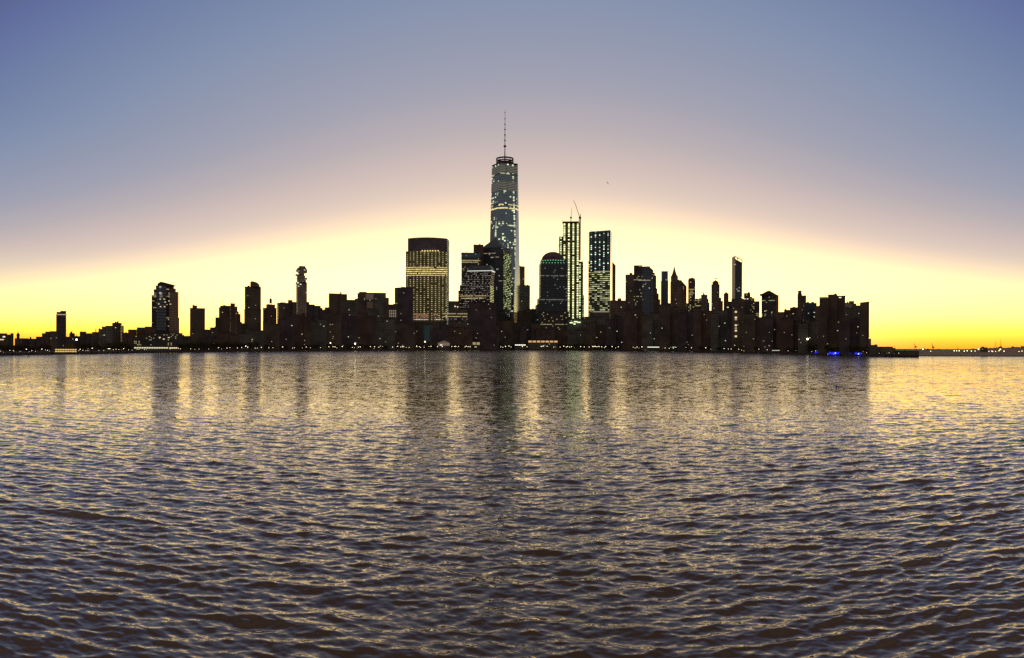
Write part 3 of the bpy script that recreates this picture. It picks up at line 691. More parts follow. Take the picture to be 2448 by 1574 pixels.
MB().tube(at(1386, 520, CD + 6), at(1376, 490, CD + 6), .8 / ck, .6 / ck, 5).tube(at(1376, 490, CD + 6), at(1370.5, 478.5, CD + 6), .6 / ck, .4 / ck, 5).build('jib', M['steel'], k2)
MB().tube(at(1387, 520, CD + 6), at(1388, 511.5, CD + 6), .9 / ck, .6 / ck, 5).build('counterweight_arm', M['steel'], k2)
bld('low_building', 'dark low building with a glowing white canopy below the unfinished tower', 1.05, 'brick_grey', [(1356, 1402, 762)], rel=0, nwin=0)
par = [o for o in COL.objects if o.name.startswith('low_building')][-1]
for x0, x1, y in ((1362, 1369, 772), (1371, 1376, 775), (1372, 1380, 769.5), (1380, 1388, 771)): slab(par, 'canopy_light', glow('canopy_glow', (.8, 1, .5), 1.6) if x0 == 1362 else bpy.data.materials['canopy_glow'], x0, x1, y - 1.2, y + 1.2, Dsh(1378) * 1.045)
slab(par, 'blue_sign', glow('blue_light', (.05, .35, 1), .9), 1376, 1381, 796, 802, Dsh(1378) * 1.045)

# ---- glass slab tower
FD = Dsh(1432) * 1.18; fk = F / FD
fr = empty('glass_slab_tower', (xat(1433, FD), FD + 5, GZ)); tag(fr, 'smooth blue-green glass slab with a bright right edge, right of the unfinished tower', 'skyscraper')
M['f_up'] = facade('slab_tower_upper_glass', (.06, .09, .10), glass=(.26, .38, .46), bay=10, floor=4.2, ww=.26, wh=.5, p=.36, lit=(.8, 1, .6), strength=1.5, gmetal=.8, gloss=.15, wmetal=.7, wrough=.2, vary=1.2)
M['f_lo'] = facade('slab_tower_lit_rows', (.12, .17, .13), glass=(.09, .09, .05), bay=6.4, floor=4.7, ww=.9, wh=.36, p=.72, lit=(1, .98, .42), strength=.62, vary=1.3)
pa = [(xat(1408, FD), FD + 2), (xat(1458.5, FD), FD), (xat(1462.5, FD + 45), FD + 45), (xat(1412, FD + 50), FD + 50)]
zm = zat(1433, 652, FD)
MB().prism(pa, GZ, zat(1433, 746, FD), fk).build('base', M['brick_grey'], fr)
MB().prism(pa[:2] + [(pa[1][0], FD + 20), (pa[0][0], FD + 20)], zat(1433, 746, FD), zm, fk).build('lower_floors', M['f_lo'], fr)
zl, zr = zat(1408, 554.5, FD), zat(1458, 550.5, FD)
MB().prism(pa[:2] + [(pa[1][0], FD + 20), (pa[0][0], FD + 20)], zm, 0, fk, z1s=[zl, zr, zr, zl]).build('upper_floors', M['f_up'], fr)
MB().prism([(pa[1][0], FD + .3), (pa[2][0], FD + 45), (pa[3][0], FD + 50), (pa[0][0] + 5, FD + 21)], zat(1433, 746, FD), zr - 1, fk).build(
    'bright_side', plain('sky_reflection_side', (.92, .88, .75), .12, 1.0), fr)  # paler than the front glass: reflected sky is put into its colour
MB().prism(fit(1405.8, 1409.5, FD + 1, 1, 0), GZ, zat(1407, 624, FD), fk).build('side_wing', M['f_lo'], fr)
slab(fr, 'light_line', WINM[2], 1416, 1458, 648.6, 650.6, FD - .6); slab(fr, 'light_line', WINM[2], 1410, 1459, 745, 746.6, FD - .6)
bld('office_tower', 'thin dark brown slab with a sloping top behind the right edge of the glass slab', 1.26, 'brick_red', [(1463, 1471.2, (626, 635))], 'skyscraper', rel=0, nwin=0)
bld('apartment_block', 'dark block with a small roof hut right below the glass slab tower', 1.08, 'stone', [(1456, 1497, 718.5), (1476, 1485, 714, {'part': 'penthouse', 'yb': 720})], nwin=7)
bld('apartment_block', 'low dark block in front of the base of the glass slab tower', 1.05, 'brick_grey', [(1396, 1442, 757), (1404, 1416, 783, {'dd': -.01, 'mat': 'office_lit'})], nwin=2)

# ================================================================== right of centre
bld('office_tower', 'narrow brown slab with a roof bump hugging the left side of the wide chamfered tower', 1.14, 'stone',
    [(1494.5, 1516, 656.5), (1504.5, 1511, 652.5, {'part': 'penthouse', 'yb': 658})], 'skyscraper', rel=4, nwin=6)
r_, D_, k_ = bld('chamfered_tower', 'wide blue-brown tower with a chamfered and stepped right shoulder', 1.11, 'slate',
    [(1514.5, 1534, 634.5, {'mat': 'office'}), (1532, 1553, 637, {'dd': -.001}), (1551, 1561.5, (637.3, 646.5)), (1560, 1565, 652.5, {'mat': 'brick'}), (1564, 1568.5, 659, {'mat': 'brick'}),
     (1567, 1571, 690, {'mat': 'brick_red'}), (1570, 1574.5, 702, {'mat': 'brick_red'}), (1573, 1578, 716, {'mat': 'brick_red'})], 'skyscraper', rel=0, nwin=12)
slab(r_, 'light_line', WINM[2], 1526, 1555, 670, 671.2, D_ - 2); slab(r_, 'light_line', WINM[2], 1516, 1532, 753, 754.3, D_ - 14)
bld('slim_tower', 'slim flat-topped grey-brown tower between the chamfered tower and the spire tower', 1.22, 'slate', [(1580, 1596.3, 648.5), (1578.8, 1597.2, 672)], 'tower', rel=7, nwin=0)
r_, D_, k_ = bld('spire_tower', 'old stone tower with a pointed green pyramid roof and needle spire', 1.17, 'stone', [(1602, 1621, 674), (1603, 1620.3, 660), (1605, 1618, 657)], 'tower', rel=3, nwin=2)
fp = fit(1605.5, 1617, D_ + 2, .9, 3)
MB().prism(fp, zat(1611, 657, D_), zat(1611, 645, D_), k_, top=grow(fp, .42)).build('roof', M['slate'], r_)
MB().prism(grow(fp, .42), zat(1611, 645, D_), zat(1611, 636, D_), k_, top=grow(fp, .08)).build('spire', M['slate'], r_)
stick(r_, 1611.2, 637, 631, D_ + 6, .45, 'needle')
bld('office_tower', 'brown tower with one sloping corner, joined to the right of the spire tower', 1.13, 'stone',
    [(1618, 1629, 670), (1628, 1641, (670.5, 685))], 'skyscraper', rel=0, nwin=5)
bld('office_tower', 'slim round-topped tower covered in yellow lit rows, right of the spire tower', 1.16, 'office_lit',
    [(1644.5, 1662, 668), (1646, 1660.5, 665, {'yb': 668}), (1640, 1664, 725, {'dd': -.01})], 'skyscraper', rel=5, nwin=6)
bld('office_tower', 'short busy block of lit rows between the yellow lit tower and the small steeple tower', 1.13, 'office_lit', [(1660, 1676, 715)], rel=3, nwin=3)
r_, D_, k_ = bld('steeple_tower', 'small stepped tower with a short steeple', 1.15, 'brick_grey', [(1675.5, 1691, 705), (1690, 1693.5, 715), (1692, 1696, 724)], 'tower', nwin=1)
stick(r_, 1681.5, 706, 697, D_ + 3, 1.6, 'steeple', r1=.5)
r_, D_, k_ = bld('shouldered_tower', 'brown shouldered tower with a flag on its rounded top, left of the slanted glass tower', 1.15, 'stone',
    [(1700, 1720, 680), (1702.5, 1717.5, 674), (1705, 1715, 671.5), (1719, 1724, 712), (1722, 1728, 720)], 'tower', nwin=4)
stick(r_, 1711.5, 672, 665, D_ + 3, .3, 'flagpole')
slab(r_, 'flag', 'pale', 1709, 1714, 665.5, 667.5, D_ + 3)
bld('small_turret_tower', 'small tower with a pointed cap, just left of the slanted glass tower', 1.17, 'brick_red', [(1729.5, 1741.5, 702), (1732, 1739, 700), (1734.5, 1736.5, 697.5), (1740, 1749, 721)], 'tower', nwin=1)
# slanted glass tower
SD = Dsh(1760) * 1.25; sk = F / SD
sr_ = empty('slanted_glass_tower', (xat(1760, SD), SD + 4, GZ)); tag(sr_, 'slim glass tower with a slanted open crown and a bright left face', 'skyscraper')
l0, l1, l2 = (xat(1749.5, SD + 9), SD + 9), (xat(1757, SD), SD), (xat(1773.8, SD + 3), SD + 3)
bk = (xat(1766, SD + 18), SD + 20)
zA, zB, zC = zat(1750, 622, SD), zat(1757, 620, SD), zat(1773, 628, SD)
M['slant'] = facade('slanted_tower_glass', (.055, .06, .07), glass=(.10, .12, .15), bay=3, floor=4, ww=.8, wh=.7, p=.02, lit=WHITE, strength=.4, gmetal=.5, gloss=.25)
MB().prism([l0, l1, l2, bk], GZ, 0, sk, z1s=[zA, zB, zC, zC]).build('wall', M['slant'], sr_)
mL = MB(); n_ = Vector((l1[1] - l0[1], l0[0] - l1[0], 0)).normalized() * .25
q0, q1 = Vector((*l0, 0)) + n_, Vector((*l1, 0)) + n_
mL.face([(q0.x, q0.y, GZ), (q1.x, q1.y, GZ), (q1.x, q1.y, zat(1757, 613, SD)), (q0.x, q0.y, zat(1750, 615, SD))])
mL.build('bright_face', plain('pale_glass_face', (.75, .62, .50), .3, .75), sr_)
top1, top2 = at(1757, 613, SD), at(1774, 622, SD + 3)
MB().tube(top1, top2, .8 / sk, .8 / sk, 6).tube(at(1774, 622, SD + 3), at(1774, 629, SD + 3), .8 / sk, .8 / sk, 6).tube(top1, at(1757, 622, SD), .8 / sk, .8 / sk, 6).tube(
    at(1764, 617, SD + 1), at(1764, 625, SD + 1), .8 / sk, .8 / sk, 6).tube(at(1757, 621, SD), at(1765, 617.5, SD + 1), .6 / sk, .6 / sk, 6).build('open_crown', M['steel'], sr_)
stick(sr_, 1754, 615, 610, SD + 3, .5)
slab(sr_, 'crown_light', WINM[2], 1754, 1759, 631.5, 634, SD - 1)
bld('apartment_block', 'block with a square top and stepped right side right below the slanted glass tower', 1.1, 'office',
    [(1748, 1780, 714, {'mat': 'brick'}), (1778, 1793.5, 701), (1792, 1798, 710), (1796, 1803.5, 713), (1802, 1815.5, 720.5)], nwin=6)
r_ = [o for o in COL.objects if o.name.startswith('apartment_block') and o.type == 'EMPTY'][-1]
for y in (746, 759.5, 764, 778, 785, 791, 804.5): slab(r_, 'lit_window', WINM[0] if y not in (764, 785) else WINM[2], 1756.8, 1761.6, y - 2, y + 2, Dsh(1760) * 1.06)
for x, y in ((1774, 711.5), (1780, 715), (1787, 715), (1740, 735)): slab(r_, 'lit_window', WINM[1], x - 1.8, x + 1.8, y - 1, y + 1, Dsh(1775) * 1.085)
bld('apartment_block', 'dark front block carrying a vertical chain of large square lights', 1.065, 'brick_plum', [(1738, 1778, 735)], rel=0, nwin=2)
# gabled tower
r_, D_, k_ = bld('gabled_tower', 'tower with a low curved gable and a small point on top, with faint green-lit windows', 1.12, 'office',
    [(1820, 1852.5, 702.5, {'roof': None}), (1851, 1861, 706, {'mat': 'tan_grid', 'rel': -14})], 'tower', rel=-2, nwin=8)
pts_ = [(1820.5, 703), (1828, 701), (1833, 698), (1838.5, 695.2), (1844, 697.5), (1851, 701.5), (1859, 706), (1859, 707), (1820.5, 707)]
pf = [at(x, y, D_ + 1.5) for x, y in pts_]; pb = [p + Vector((0, 14 / k_, 0)) for p in pf]
m = MB(); m.face(pf); m.face(list(reversed(pb)))
for i in range(len(pf)): j = (i + 1) % len(pf); m.face([pf[j], pf[i], pb[i], pb[j]])
m.build('gable', M['roof'], r_); stick(r_, 1838.8, 697, 690, D_ + 3, 1.0, 'finial', r1=.2)
bld('low_building', 'dark low roofs stepping up to the right from the gabled tower', 1.09, 'brick_red',
    [(1856, 1876, 746), (1874, 1892, 741), (1888, 1908, 735)], nwin=4)
bld('chimney_tower', 'narrow brown tower with a round chimney-like top and a lower right wing', 1.12, 'brick_red',
    [(1906, 1916.8, 703), (1907.3, 1915.8, 695), (1915, 1927, 706.5)], 'tower', rel=-3, nwin=1)
bld('blue_glass_block', 'blue-grey glassy block below the narrow chimney-topped tower', 1.07, 'slate', [(1920, 1937, 724), (1930, 1952, 724.5, {'dd': .004})], nwin=2)
bld('apartment_block', 'plain brown block just left of the broad roof-terrace block', 1.08, 'brick', [(1948, 1962, 731.5)], nwin=1)
r_, D_, k_ = bld('roof_terrace_block', 'broad brown block near the right end with a pale roof-terrace edge on its left', 1.07, 'brick_red',
    [(1958.5, 1981, 712), (1979, 2001.5, 704), (1994, 1999, 702, {'yb': 705}), (2000, 2020.5, 707)], rel=-3, nwin=5)
slab(r_, 'terrace_edge', 'pale', 1959.5, 1978, 710, 712, D_ - .5); slab(r_, 'lit_window', WINM[1], 2006, 2011, 710.5, 713, D_ - 1)
stick(r_, 2020.5, 708, 706, D_, .8, 'roof_vent')
r_, D_, k_ = bld('apartment_block', 'brown block with a pale sloping roof panel between the terrace block and the end slab', 1.08, 'brick_grey',
    [(2019, 2032, 724), (2029, 2041.5, 720), (2040, 2047, 726), (2045, 2057, 730.5)], nwin=5)
m = MB(); q = [at(2021, 734, D_ - 1), at(2034, 737.5, D_ - 1), at(2038, 731, D_ - 1), at(2032, 724.5, D_ - 1), at(2021, 725, D_ - 1)]
qb = [p + Vector((0, 1, 0)) for p in q]; m.face(q); m.face(list(reversed(qb)))
for i in range(5): m.face([q[(i + 1) % 5], q[i], qb[i], qb[(i + 1) % 5]])
m.build('roof_panel', plain('dusty_panel', (.35, .29, .23), .8), r_)
stick(r_, 2052, 731, 724, D_, .25)
r_, D_, k_ = bld('end_slab', 'tall plain slab that ends the skyline on the right, with an orange-tinged edge', 1.07, 'brick',
    [(2055.5, 2073, (723.3, 721.6), {'rel': 0}), (2072, 2077.8, (721.4, 721), {'mat': 'tan_grid', 'rel': -20, 'dd': .003})], 'tower', rel=0, nwin=3)
bld('low_building', 'small step-down annex at the foot of the end slab', 1.05, 'stone', [(2075, 2082.5, 810), (2060, 2084, 828)], nwin=1)
bld('pier_shed', 'long low dark shed right of the end slab', 1.04, 'brick_grey', [(2080, 2098, 825), (2095, 2134.5, 829), (2133, 2141, 832)], rel=0, nwin=2)
bld('pier_shed', 'lowest longest pier shed, at the tip of the city shore', 1.02, 'brick', [(2138, 2197, 839.5), (2160, 2165, 837.5)], rel=0, nwin=0)

# ---- front row of dark blocks along the water
front = [(430, 470, 812, 'low dark terrace under the plain square tower'), (476, 520, 806, 'low dark terrace left of the stepped tower foot'),
 (520, 572, 797, 'dark front block below the stepped tower'), (572, 630, 790, 'dark front block below the round-topped tower'),
 (628, 668, 768, 'dark riverside block below the water tank'), (664, 704, 757, 'dark riverside block below the wide flat roof left of the stacked boxes'),
 (700, 742, 752, 'dark riverside block directly below the stacked-box tower'), (738, 780, 764, 'dark riverside block below the dip right of the stacked boxes'),
 (776, 816, 748, 'dark riverside block below the square-topped brown block'), (812, 856, 755, 'dark riverside block left of the one below the pale panels'),
 (852, 898, 750, 'dark riverside block below the two pale panels'), (894, 944, 762, 'dark riverside block below the yellow-green window grid'),
 (940, 992, 772, 'dark riverside block below the left foot of the curved tower'), (1034, 1072, 778, 'dark low block right of the teal glass front'),
 (1070, 1130, 782, 'dark low block below the rows of lit floors'), (1126, 1192, 776, 'dark low block below the flat-topped tower'),
 (1188, 1246, 766, 'dark low block below the tallest tower'), (1242, 1286, 772, 'dark low block between tallest tower and domed tower feet'),
 (1282, 1362, 786, 'dark low block below the domed tower'), (1358, 1404, 790, 'dark low block in front of the white canopy'),
 (1400, 1452, 772, 'dark riverside block below the glass slab tower'), (1448, 1494, 756, 'dark riverside block below the small roof hut'),
 (1490, 1540, 742, 'dark riverside block below the wide chamfered tower'), (1536, 1582, 750, 'dark riverside block below the stepped right shoulder of the wide tower'),
 (1576, 1624, 728, 'dark riverside block below the slim flat tower and spire tower'), (1620, 1662, 744, 'dark riverside block below the yellow lit tower'),
 (1658, 1704, 737, 'dark riverside block below the small steeple'), (1700, 1742, 742, 'dark riverside block below the shouldered tower'),
 (1776, 1824, 750, 'dark riverside block left of the one below the gabled tower'), (1820, 1868, 757, 'dark riverside block below the gabled tower'),
 (1864, 1912, 762, 'dark riverside block below the roofs right of the gabled tower'), (1908, 1958, 766, 'dark riverside block below the blue-grey glass block'),
 (1954, 2010, 758, 'dark riverside block below the roof-terrace block'), (2006, 2060, 762, 'dark riverside block left of the end slab foot')]
kinds_ = ['brick', 'brick_plum', 'brick_red', 'brick_grey']
for i, (a, b, y, lab) in enumerate(front):
    rg = random.Random(i + 40); mid = a + (b - a) * rg.uniform(.35, .65); st = rg.uniform(3, 9)
    bl = [(a, mid + 2, y + (st if i % 2 else 0)), (mid, b, y + (0 if i % 2 else st), {'dd': .003})]
    if b - a > 30: bl.append((mid - 5, mid + 4, y - 3, {'part': 'penthouse', 'dd': .006, 'yb': y + 12}))
    bld('riverside_block', lab, 1.028 if a > 620 else 1.05, kinds_[i % 4], bl, rel=rg.uniform(-4, 4), nwin=rg.choice([2, 3, 4, 5]), group='dark blocks along the river')

# ================================================================== land, quay, far shore
def ground():
    bm = MB(); xs = [p[0] for p in SHORE if p[0] <= 2200]
    pts = []
    for px in np.linspace(-500, 2197, 120):
        D = Dsh(px) * (1 + .0015 * math.sin(px * .13)); pts.append(((px - CX) / F * D, D))
    back = [(9000, 9000), (9000, 30000), (-30000, 30000), (-12000, 2500), (-4000, 500)]
    # the tip of the land turns inland at the right end
    tip = [(pts[-1][0] + 10, pts[-1][1] + 30), (pts[-1][0] + 40, pts[-1][1] + 140), (2400, 3500)]
    poly = pts + tip + back
    n = len(poly)
    bm.v = [(x, y, GZ) for x, y in poly] + [(x, y, -4) for x, y in poly]
    bm.f = [tuple(range(n))] + [(i + n, (i + 1) % n + n, (i + 1) % n, i) for i in range(n)]
    me = bpy.data.meshes.new('ground'); me.from_pydata(bm.v, [], bm.f)
    o = link('ground', me, None, plain('dark_quay_ground', (.07, .06, .05), .95)); tag(o, 'dark low land behind the quay', kind='structure')
ground()
m = MB(); prev = None
for px in np.linspace(-300, 2196, 160):
    D = Dsh(px) * (1 + .0015 * math.sin(px * .13)) - .6; p = Vector(((px - CX) / F * D, D, 0))
    if prev is not None:
        a, b = prev, p; m.prism([(a.x, a.y), (b.x, b.y), (b.x, b.y + 1.2), (a.x, a.y + 1.2)], -1, 2.1)
    prev = p
tag(m.build('quay_edge', plain('wet_dark_stone', (.06, .05, .045), .7)), 'dark stone quay edge along the river', kind='structure')

# far shore on the right
FS = 745.0
def far_pt(px, y, D=FS): return at(px, y, D)
m = MB(); N_ = 150; rg = random.Random(3)
prof = []
def base_top(px):
    T = [(2150, 837), (2195, 836), (2205, 834.5), (2213, 836), (2228, 835.5), (2255, 834.8), (2280, 836), (2300, 836), (2330, 834), (2343, 833.5), (2365, 833), (2378, 831.5),
         (2392, 830.5), (2405, 832), (2420, 829.8), (2440, 831), (2470, 828), (2900, 824)]
    for (a, ya), (b, yb) in zip(T, T[1:]):
        if a <= px <= b: return ya + (yb - ya) * (px - a) / (b - a)
    return 833
cols = np.linspace(2150, 2890, 300)
V = []; Fc = []
for i, px in enumerate(cols):
    jit = rg.uniform(-.5, .5) + .5 * math.sin(px * .31) 
    p0 = far_pt(px, 850, FS); x0 = (px - CX) / F
    y = base_top(px) + jit
    for j, (D, zz) in enumerate(((FS, -.5), (FS + .5, 1.2), (FS + 60, zat(px, y, FS + 60) * .55), (FS + 160, zat(px, y, FS + 160)), (FS + 900, zat(px, y, FS + 160) * .8), (FS + 2500, -2))):
        V.append((x0 * D, D, zz))
for i in range(len(cols) - 1):
    for j in range(5): Fc.append((i * 6 + j, (i + 1) * 6 + j, (i + 1) * 6 + j + 1, i * 6 + j + 1))
me = bpy.data.meshes.new('far_hills'); me.from_pydata(V, [], Fc)
tag(link('far_hills', me, None, plain('far_shore_haze_tint', (.30, .24, .17), 1.0)), 'low hazy brown shore on the far right', kind='structure')  # no haze in the air; it is put into the shore's colour
M['hazy'] = facade('far_building_haze_tint', (.24, .19, .15), bay=3, floor=3, ww=.5, wh=.5, p=.02, lit=WARM, strength=.5)  # lighter wall colour stands in for distance haze
M['crane_o'] = plain('rust_crane', (.30, .10, .03), .8)
bld('warehouse', 'square hazy warehouse on the far right shore', 1, 'hazy', [(2343.5, 2361, 831)], D=FS + 55, rel=0, nwin=0)
for x0, x1, y, lab in ((2204, 2211, 833, 'tiny hazy building at the left end of the far right shore'), (2215, 2221, 834, 'tiny hazy building between the two rusty harbour cranes'),
                       (2387, 2396, 829, 'small hazy building under the thin mast on the far right shore'), (2418, 2424, 828.5, 'small hazy rooftop right of the thin mast on the far shore'),
                       (2440, 2470, 828, 'hazy building cut by the right edge of the picture'), (2430, 2438, 830, 'hazy low building left of the one cut by the right edge')):
    bld('far_building', lab, 1, 'hazy', [(x0, x1, y)], D=FS + 140, rel=0, nwin=0)
def harbour_crane(px, yb, yt, label):
    D = FS + 130; k = F / D; r = empty('harbour_crane', at(px, yb, D)); tag(r, label, 'crane')
    MB().tube(at(px - 1.5, yb + 4, D), at(px - 1, yb - 4, D), .5 / k, .4 / k, 5).tube(at(px + 2.5, yb + 4, D), at(px + 1.5, yb - 4, D), .5 / k, .4 / k, 5).tube(
        at(px - 1.5, yb - 3, D), at(px + 2.5, yb - 3, D), .4 / k, .4 / k, 5).build('legs', M['crane_o'], r)
    MB().box(at(px + 1, yb - 4.5, D), (4.5 / k, 3 / k, 2.2 / k)).build('machine_house', M['crane_o'], r)
    MB().tube(at(px, yb - 5, D), at(px - 2.5, yt, D), .8 / k, .4 / k, 5).build('boom', M['crane_o'], r)
    MB().tube(at(px + 2.5, yb - 5, D), at(px - 1.8, yt + 4, D), .2 / k, .2 / k, 4).build('stay', M['crane_o'], r)
harbour_crane(2188, 834, 821, 'rusty harbour crane nearest the tip of the city shore')
harbour_crane(2230, 835, 820, 'rusty harbour crane standing on the far shore, right of the first one')
for px, yt, w, lab in ((2290, 829, 2.0, 'tiny pointed stack at the middle of the far right shore'), (2380, 818, 2.6, 'pale lattice tower near the right edge of the far shore'), (2392.5, 813, 1.4, 'thin dark mast near the right edge of the far shore')):
    D = FS + 135; k = F / D; r = empty('mast_tower', at(px, 834, D)); tag(r, lab, 'mast')
    m = MB()
    if w > 2.1:
        for s_ in (-1, 1):
            for t_ in (-1, 1): m.tube(at(px + s_ * w, 837, D + t_), at(px + s_ * .5, yt, D + t_), .35 / k, .25 / k, 4)
        for q_ in range(5):
            yy = 836 - (836 - yt) * q_ / 5; ww_ = w - (w - .5) * q_ / 5; m.tube(at(px - ww_, yy, D), at(px + ww_, yy, D), .25 / k, .25 / k, 4)
    else: m.tube(at(px, 838, D), at(px, yt, D), w / 2 / k, .3 / k, 6)
    m.build('shaft', M['crane_o'], r)
    MB().ball(at(px, yt, D), .7 / k, 6, 4).build('beacon', M['steel'], r)

# ================================================================== waterfront lights, pavilions, trees
LAMP = glow('street_lamp_light', (1, .8, .45), 3.6); LAMP2 = glow('white_lamp_light', (1, .91, .64), 4.0)
def lamp_proto(name, label, mat, group):
    r = empty(name); tag(r, label, 'street lamp', group)
    MB().tube((0, 0, 0), (0, 0, 5.0), .14, .10, 6).tube((0, 0, 5.0), (0, -.5, 5.25), .08, .07, 5).build('pole', M['steel'], r)
    MB().ball((0, -.5, 5.2), .55, 8, 6, .7).build('lamp_head', mat, r)
    return r
protos = [lamp_proto('street_lamp', 'small street lamp glowing warm yellow on the promenade', LAMP, 'warm street lamps along the promenade'),
          lamp_proto('street_lamp', 'small street lamp glowing bright white on the promenade', LAMP2, 'white street lamps along the promenade')]
used = [False, False]
def place(proto, idx, loc, s, rz=0):
    if not used[idx]: r = proto; used[idx] = True
    else:
        r = proto.copy(); COL.objects.link(r)
        for ch in list(proto.children):
            c = ch.copy(); COL.objects.link(c); c.parent = r
    r.location = loc; r.scale = (s, s, s); r.rotation_euler = (0, 0, rz)
rg = random.Random(11)
px = 2.0; lamps = []
while px < 2150:
    dens = 6.5 if (px < 330 or 930 < px < 1480) else 10
    if not (1955 < px < 2060 or 128 < px < 184): lamps.append(px)
    px += dens * rg.choice([.45, .7, 1, 1, 1.3, 1.8, 2.4])
for px in lamps:
    D = Dsh(px) * (1 + rg.choice([.004, .006, .012, .02])); k = F / D
    yl = shore_y(px) - rg.uniform(7.0, 10.5) - (3.5 if px < 620 and rg.random() < .4 else 0)
    s = zat(px, yl, D) - GZ
    s = s / 5.2
    i = 0 if rg.random() < .6 else 1
    # head size follows the pole so that far lamps still read as points of light
    place(protos[i], i, (xat(px, D), D, GZ), s * rg.uniform(.97, 1.03))

def pavilion(label, x0, x1, yt, yb, f, lit, n, roofh=1.6, name='waterfront_pavilion', rows=1):
    xc = (x0 + x1) / 2; D = Dsh(xc) * f; k = F / D; az = -math.atan((xc - CX) / F)
    r = empty(name, (xat(xc, D), D, GZ)); tag(r, label, 'pavilion')
    a, b = xat(x0, D), xat(x1, D); w = b - a; zt, z0 = zat(xc, yt, D), zat(xc, yb, D)
    MB().box(((a + b) / 2, D + 3 / k, (GZ - .3 + z0) / 2), (w, 6 / k, z0 - GZ + .3)).build('plinth', M['brick_grey'], r)
    MB().box(((a + b) / 2, D + 3.5 / k, (z0 + zt) / 2), (w * .99, 5 / k, zt - z0)).build('wall', M['brick'], r)
    MB().box(((a + b) / 2, D + 2.6 / k, zt + roofh / 2 / k), (w * 1.02, 8 / k, roofh / k)).build('roof', M['roof'], r)
    for row in range(rows):
        zc = z0 + (zt - z0) * (row + .5) / rows
        for i in range(n):
            t = (i + .5) / n
            MB().box((a + w * t, D + .7 / k, zc), (w / n * .78, .6 / k, (zt - z0) / rows * .6)).build('window', lit, r)
    return r
pavilion('two-deck waterfront hall glowing yellow, below the lone slim tower', 131, 183, 834, 843, 1.012, glow('yellow_hall_light', (1, .66, .16), .85), 9, rows=2)
pavilion('long low hall with a white-lit strip at the foot of the notched tower', 320, 402, 829.5, 834.5, 1.012, glow('white_hall_light', (1, .93, .6), .8), 14)
pavilion('small yellow-lit kiosk left of centre near the notched tower', 404, 424, 830, 834.5, 1.015, glow('hall_light_b', (1, .85, .5), 1.0), 4)
pavilion('small cream-lit kiosk below the flat-topped tower', 1129, 1148, 816.5, 827, 1.01, glow('kiosk_light', (.9, .75, .35), .38), 2)
pavilion('low white-lit quay building below the tallest tower', 1231, 1257, 823.5, 827, 1.006, glow('quay_light', (1, .95, .8), 1.6), 6)
pavilion('long restaurant with orange glowing panes below the domed tower', 1262, 1334, 813.5, 820.5, 1.012, glow('orange_pane_light', (1, .6, .24), .65), 7)
pavilion('long string of bright white quay lights right of the glass slab tower', 1548, 1619, 829.3, 831.5, 1.006, glow('quay_string_light', (1, 1, .82), 1.8), 24, .8)
pavilion('low pale-lit quay shelter below the gabled tower', 1846, 1880, 837, 839.5, 1.006, glow('shelter_light', (.9, .9, .7), .8), 8, .8)
# white tent
D = Dsh(1060) * 1.01; k = F / D; r = empty('event_tent', (xat(1060, D), D, GZ)); tag(r, 'pale peaked tent glowing on the quay below the curved tower', 'tent')
f_ = fit(1047, 1075, D, .6, 0)
MB().prism(f_, GZ, zat(1060, 827, D), k).build('plinth', M['brick_grey'], r)
MB().prism(f_, zat(1060, 827, D), zat(1060, 820.5, D), k).build('tent_wall', glow('tent_wall_light', (1, .75, .5), .16), r)
MB().prism(grow(f_, 1.08), zat(1060, 820.5, D), zat(1060, 814.5, D), k, top=grow(f_, .05)).build('tent_roof', M['pale'], r)
slab(r, 'tent_light', WINM[1], 1052, 1057, 824, 826.5, D - 1.5)
# signs over the roof edge: letters too small to read are left as plain lit slots
# blue lit pier
D = Dsh(2005) * .992; k = F / D
r = empty('excursion_boat', (xat(2005, D), D, 0)); tag(r, 'long low boat moored at the right shore, strung with deep blue lights', 'boat')
m = MB(); xa, xb = xat(1975, D), xat(2035, D)
hull = [(xa, D + 1), (xa + 4, D - 3), (xb - 6, D - 3), (xb, D + .5), (xb - 4, D + 4), (xa + 3, D + 4)]
m.prism(grow(hull, .94), -.3, 1.7, top=hull).build('hull', plain('dark_blue_hull', (.02, .02, .06), .5), r)
MB().box(((xa + xb) / 2, D + .5, 2.7), ((xb - xa) * .8, 4.5, 2.0)).build('cabin', M['steel'], r)
MB().box(((xa + xb) / 2, D + .5, 3.85), ((xb - xa) * .84, 5.2, .25)).build('roof', M['steel'], r)
BL = glow('deep_blue_light', (.01, .02, 1.0), 1.3); BW = glow('cool_white_light', (.5, .65, 1.0), 1.6)
for i in range(22):
    t = (i + .5) / 22; MB().box((xa + (xb - xa) * (.08 + .84 * t), D - 2.3, 2.7 + .25 * math.sin(i * 2.1)), ((xb - xa) / 22 * .8, .5, 1.5)).build('window', BW if i in (6, 13) else BL, r)
for i in range(26):
    t = (i + .5) / 26; MB().ball((xa + (xb - xa) * t, D - 3.2, 1.5), .32, 6, 4).build('deck_light', BL if i % 6 else BW, r)
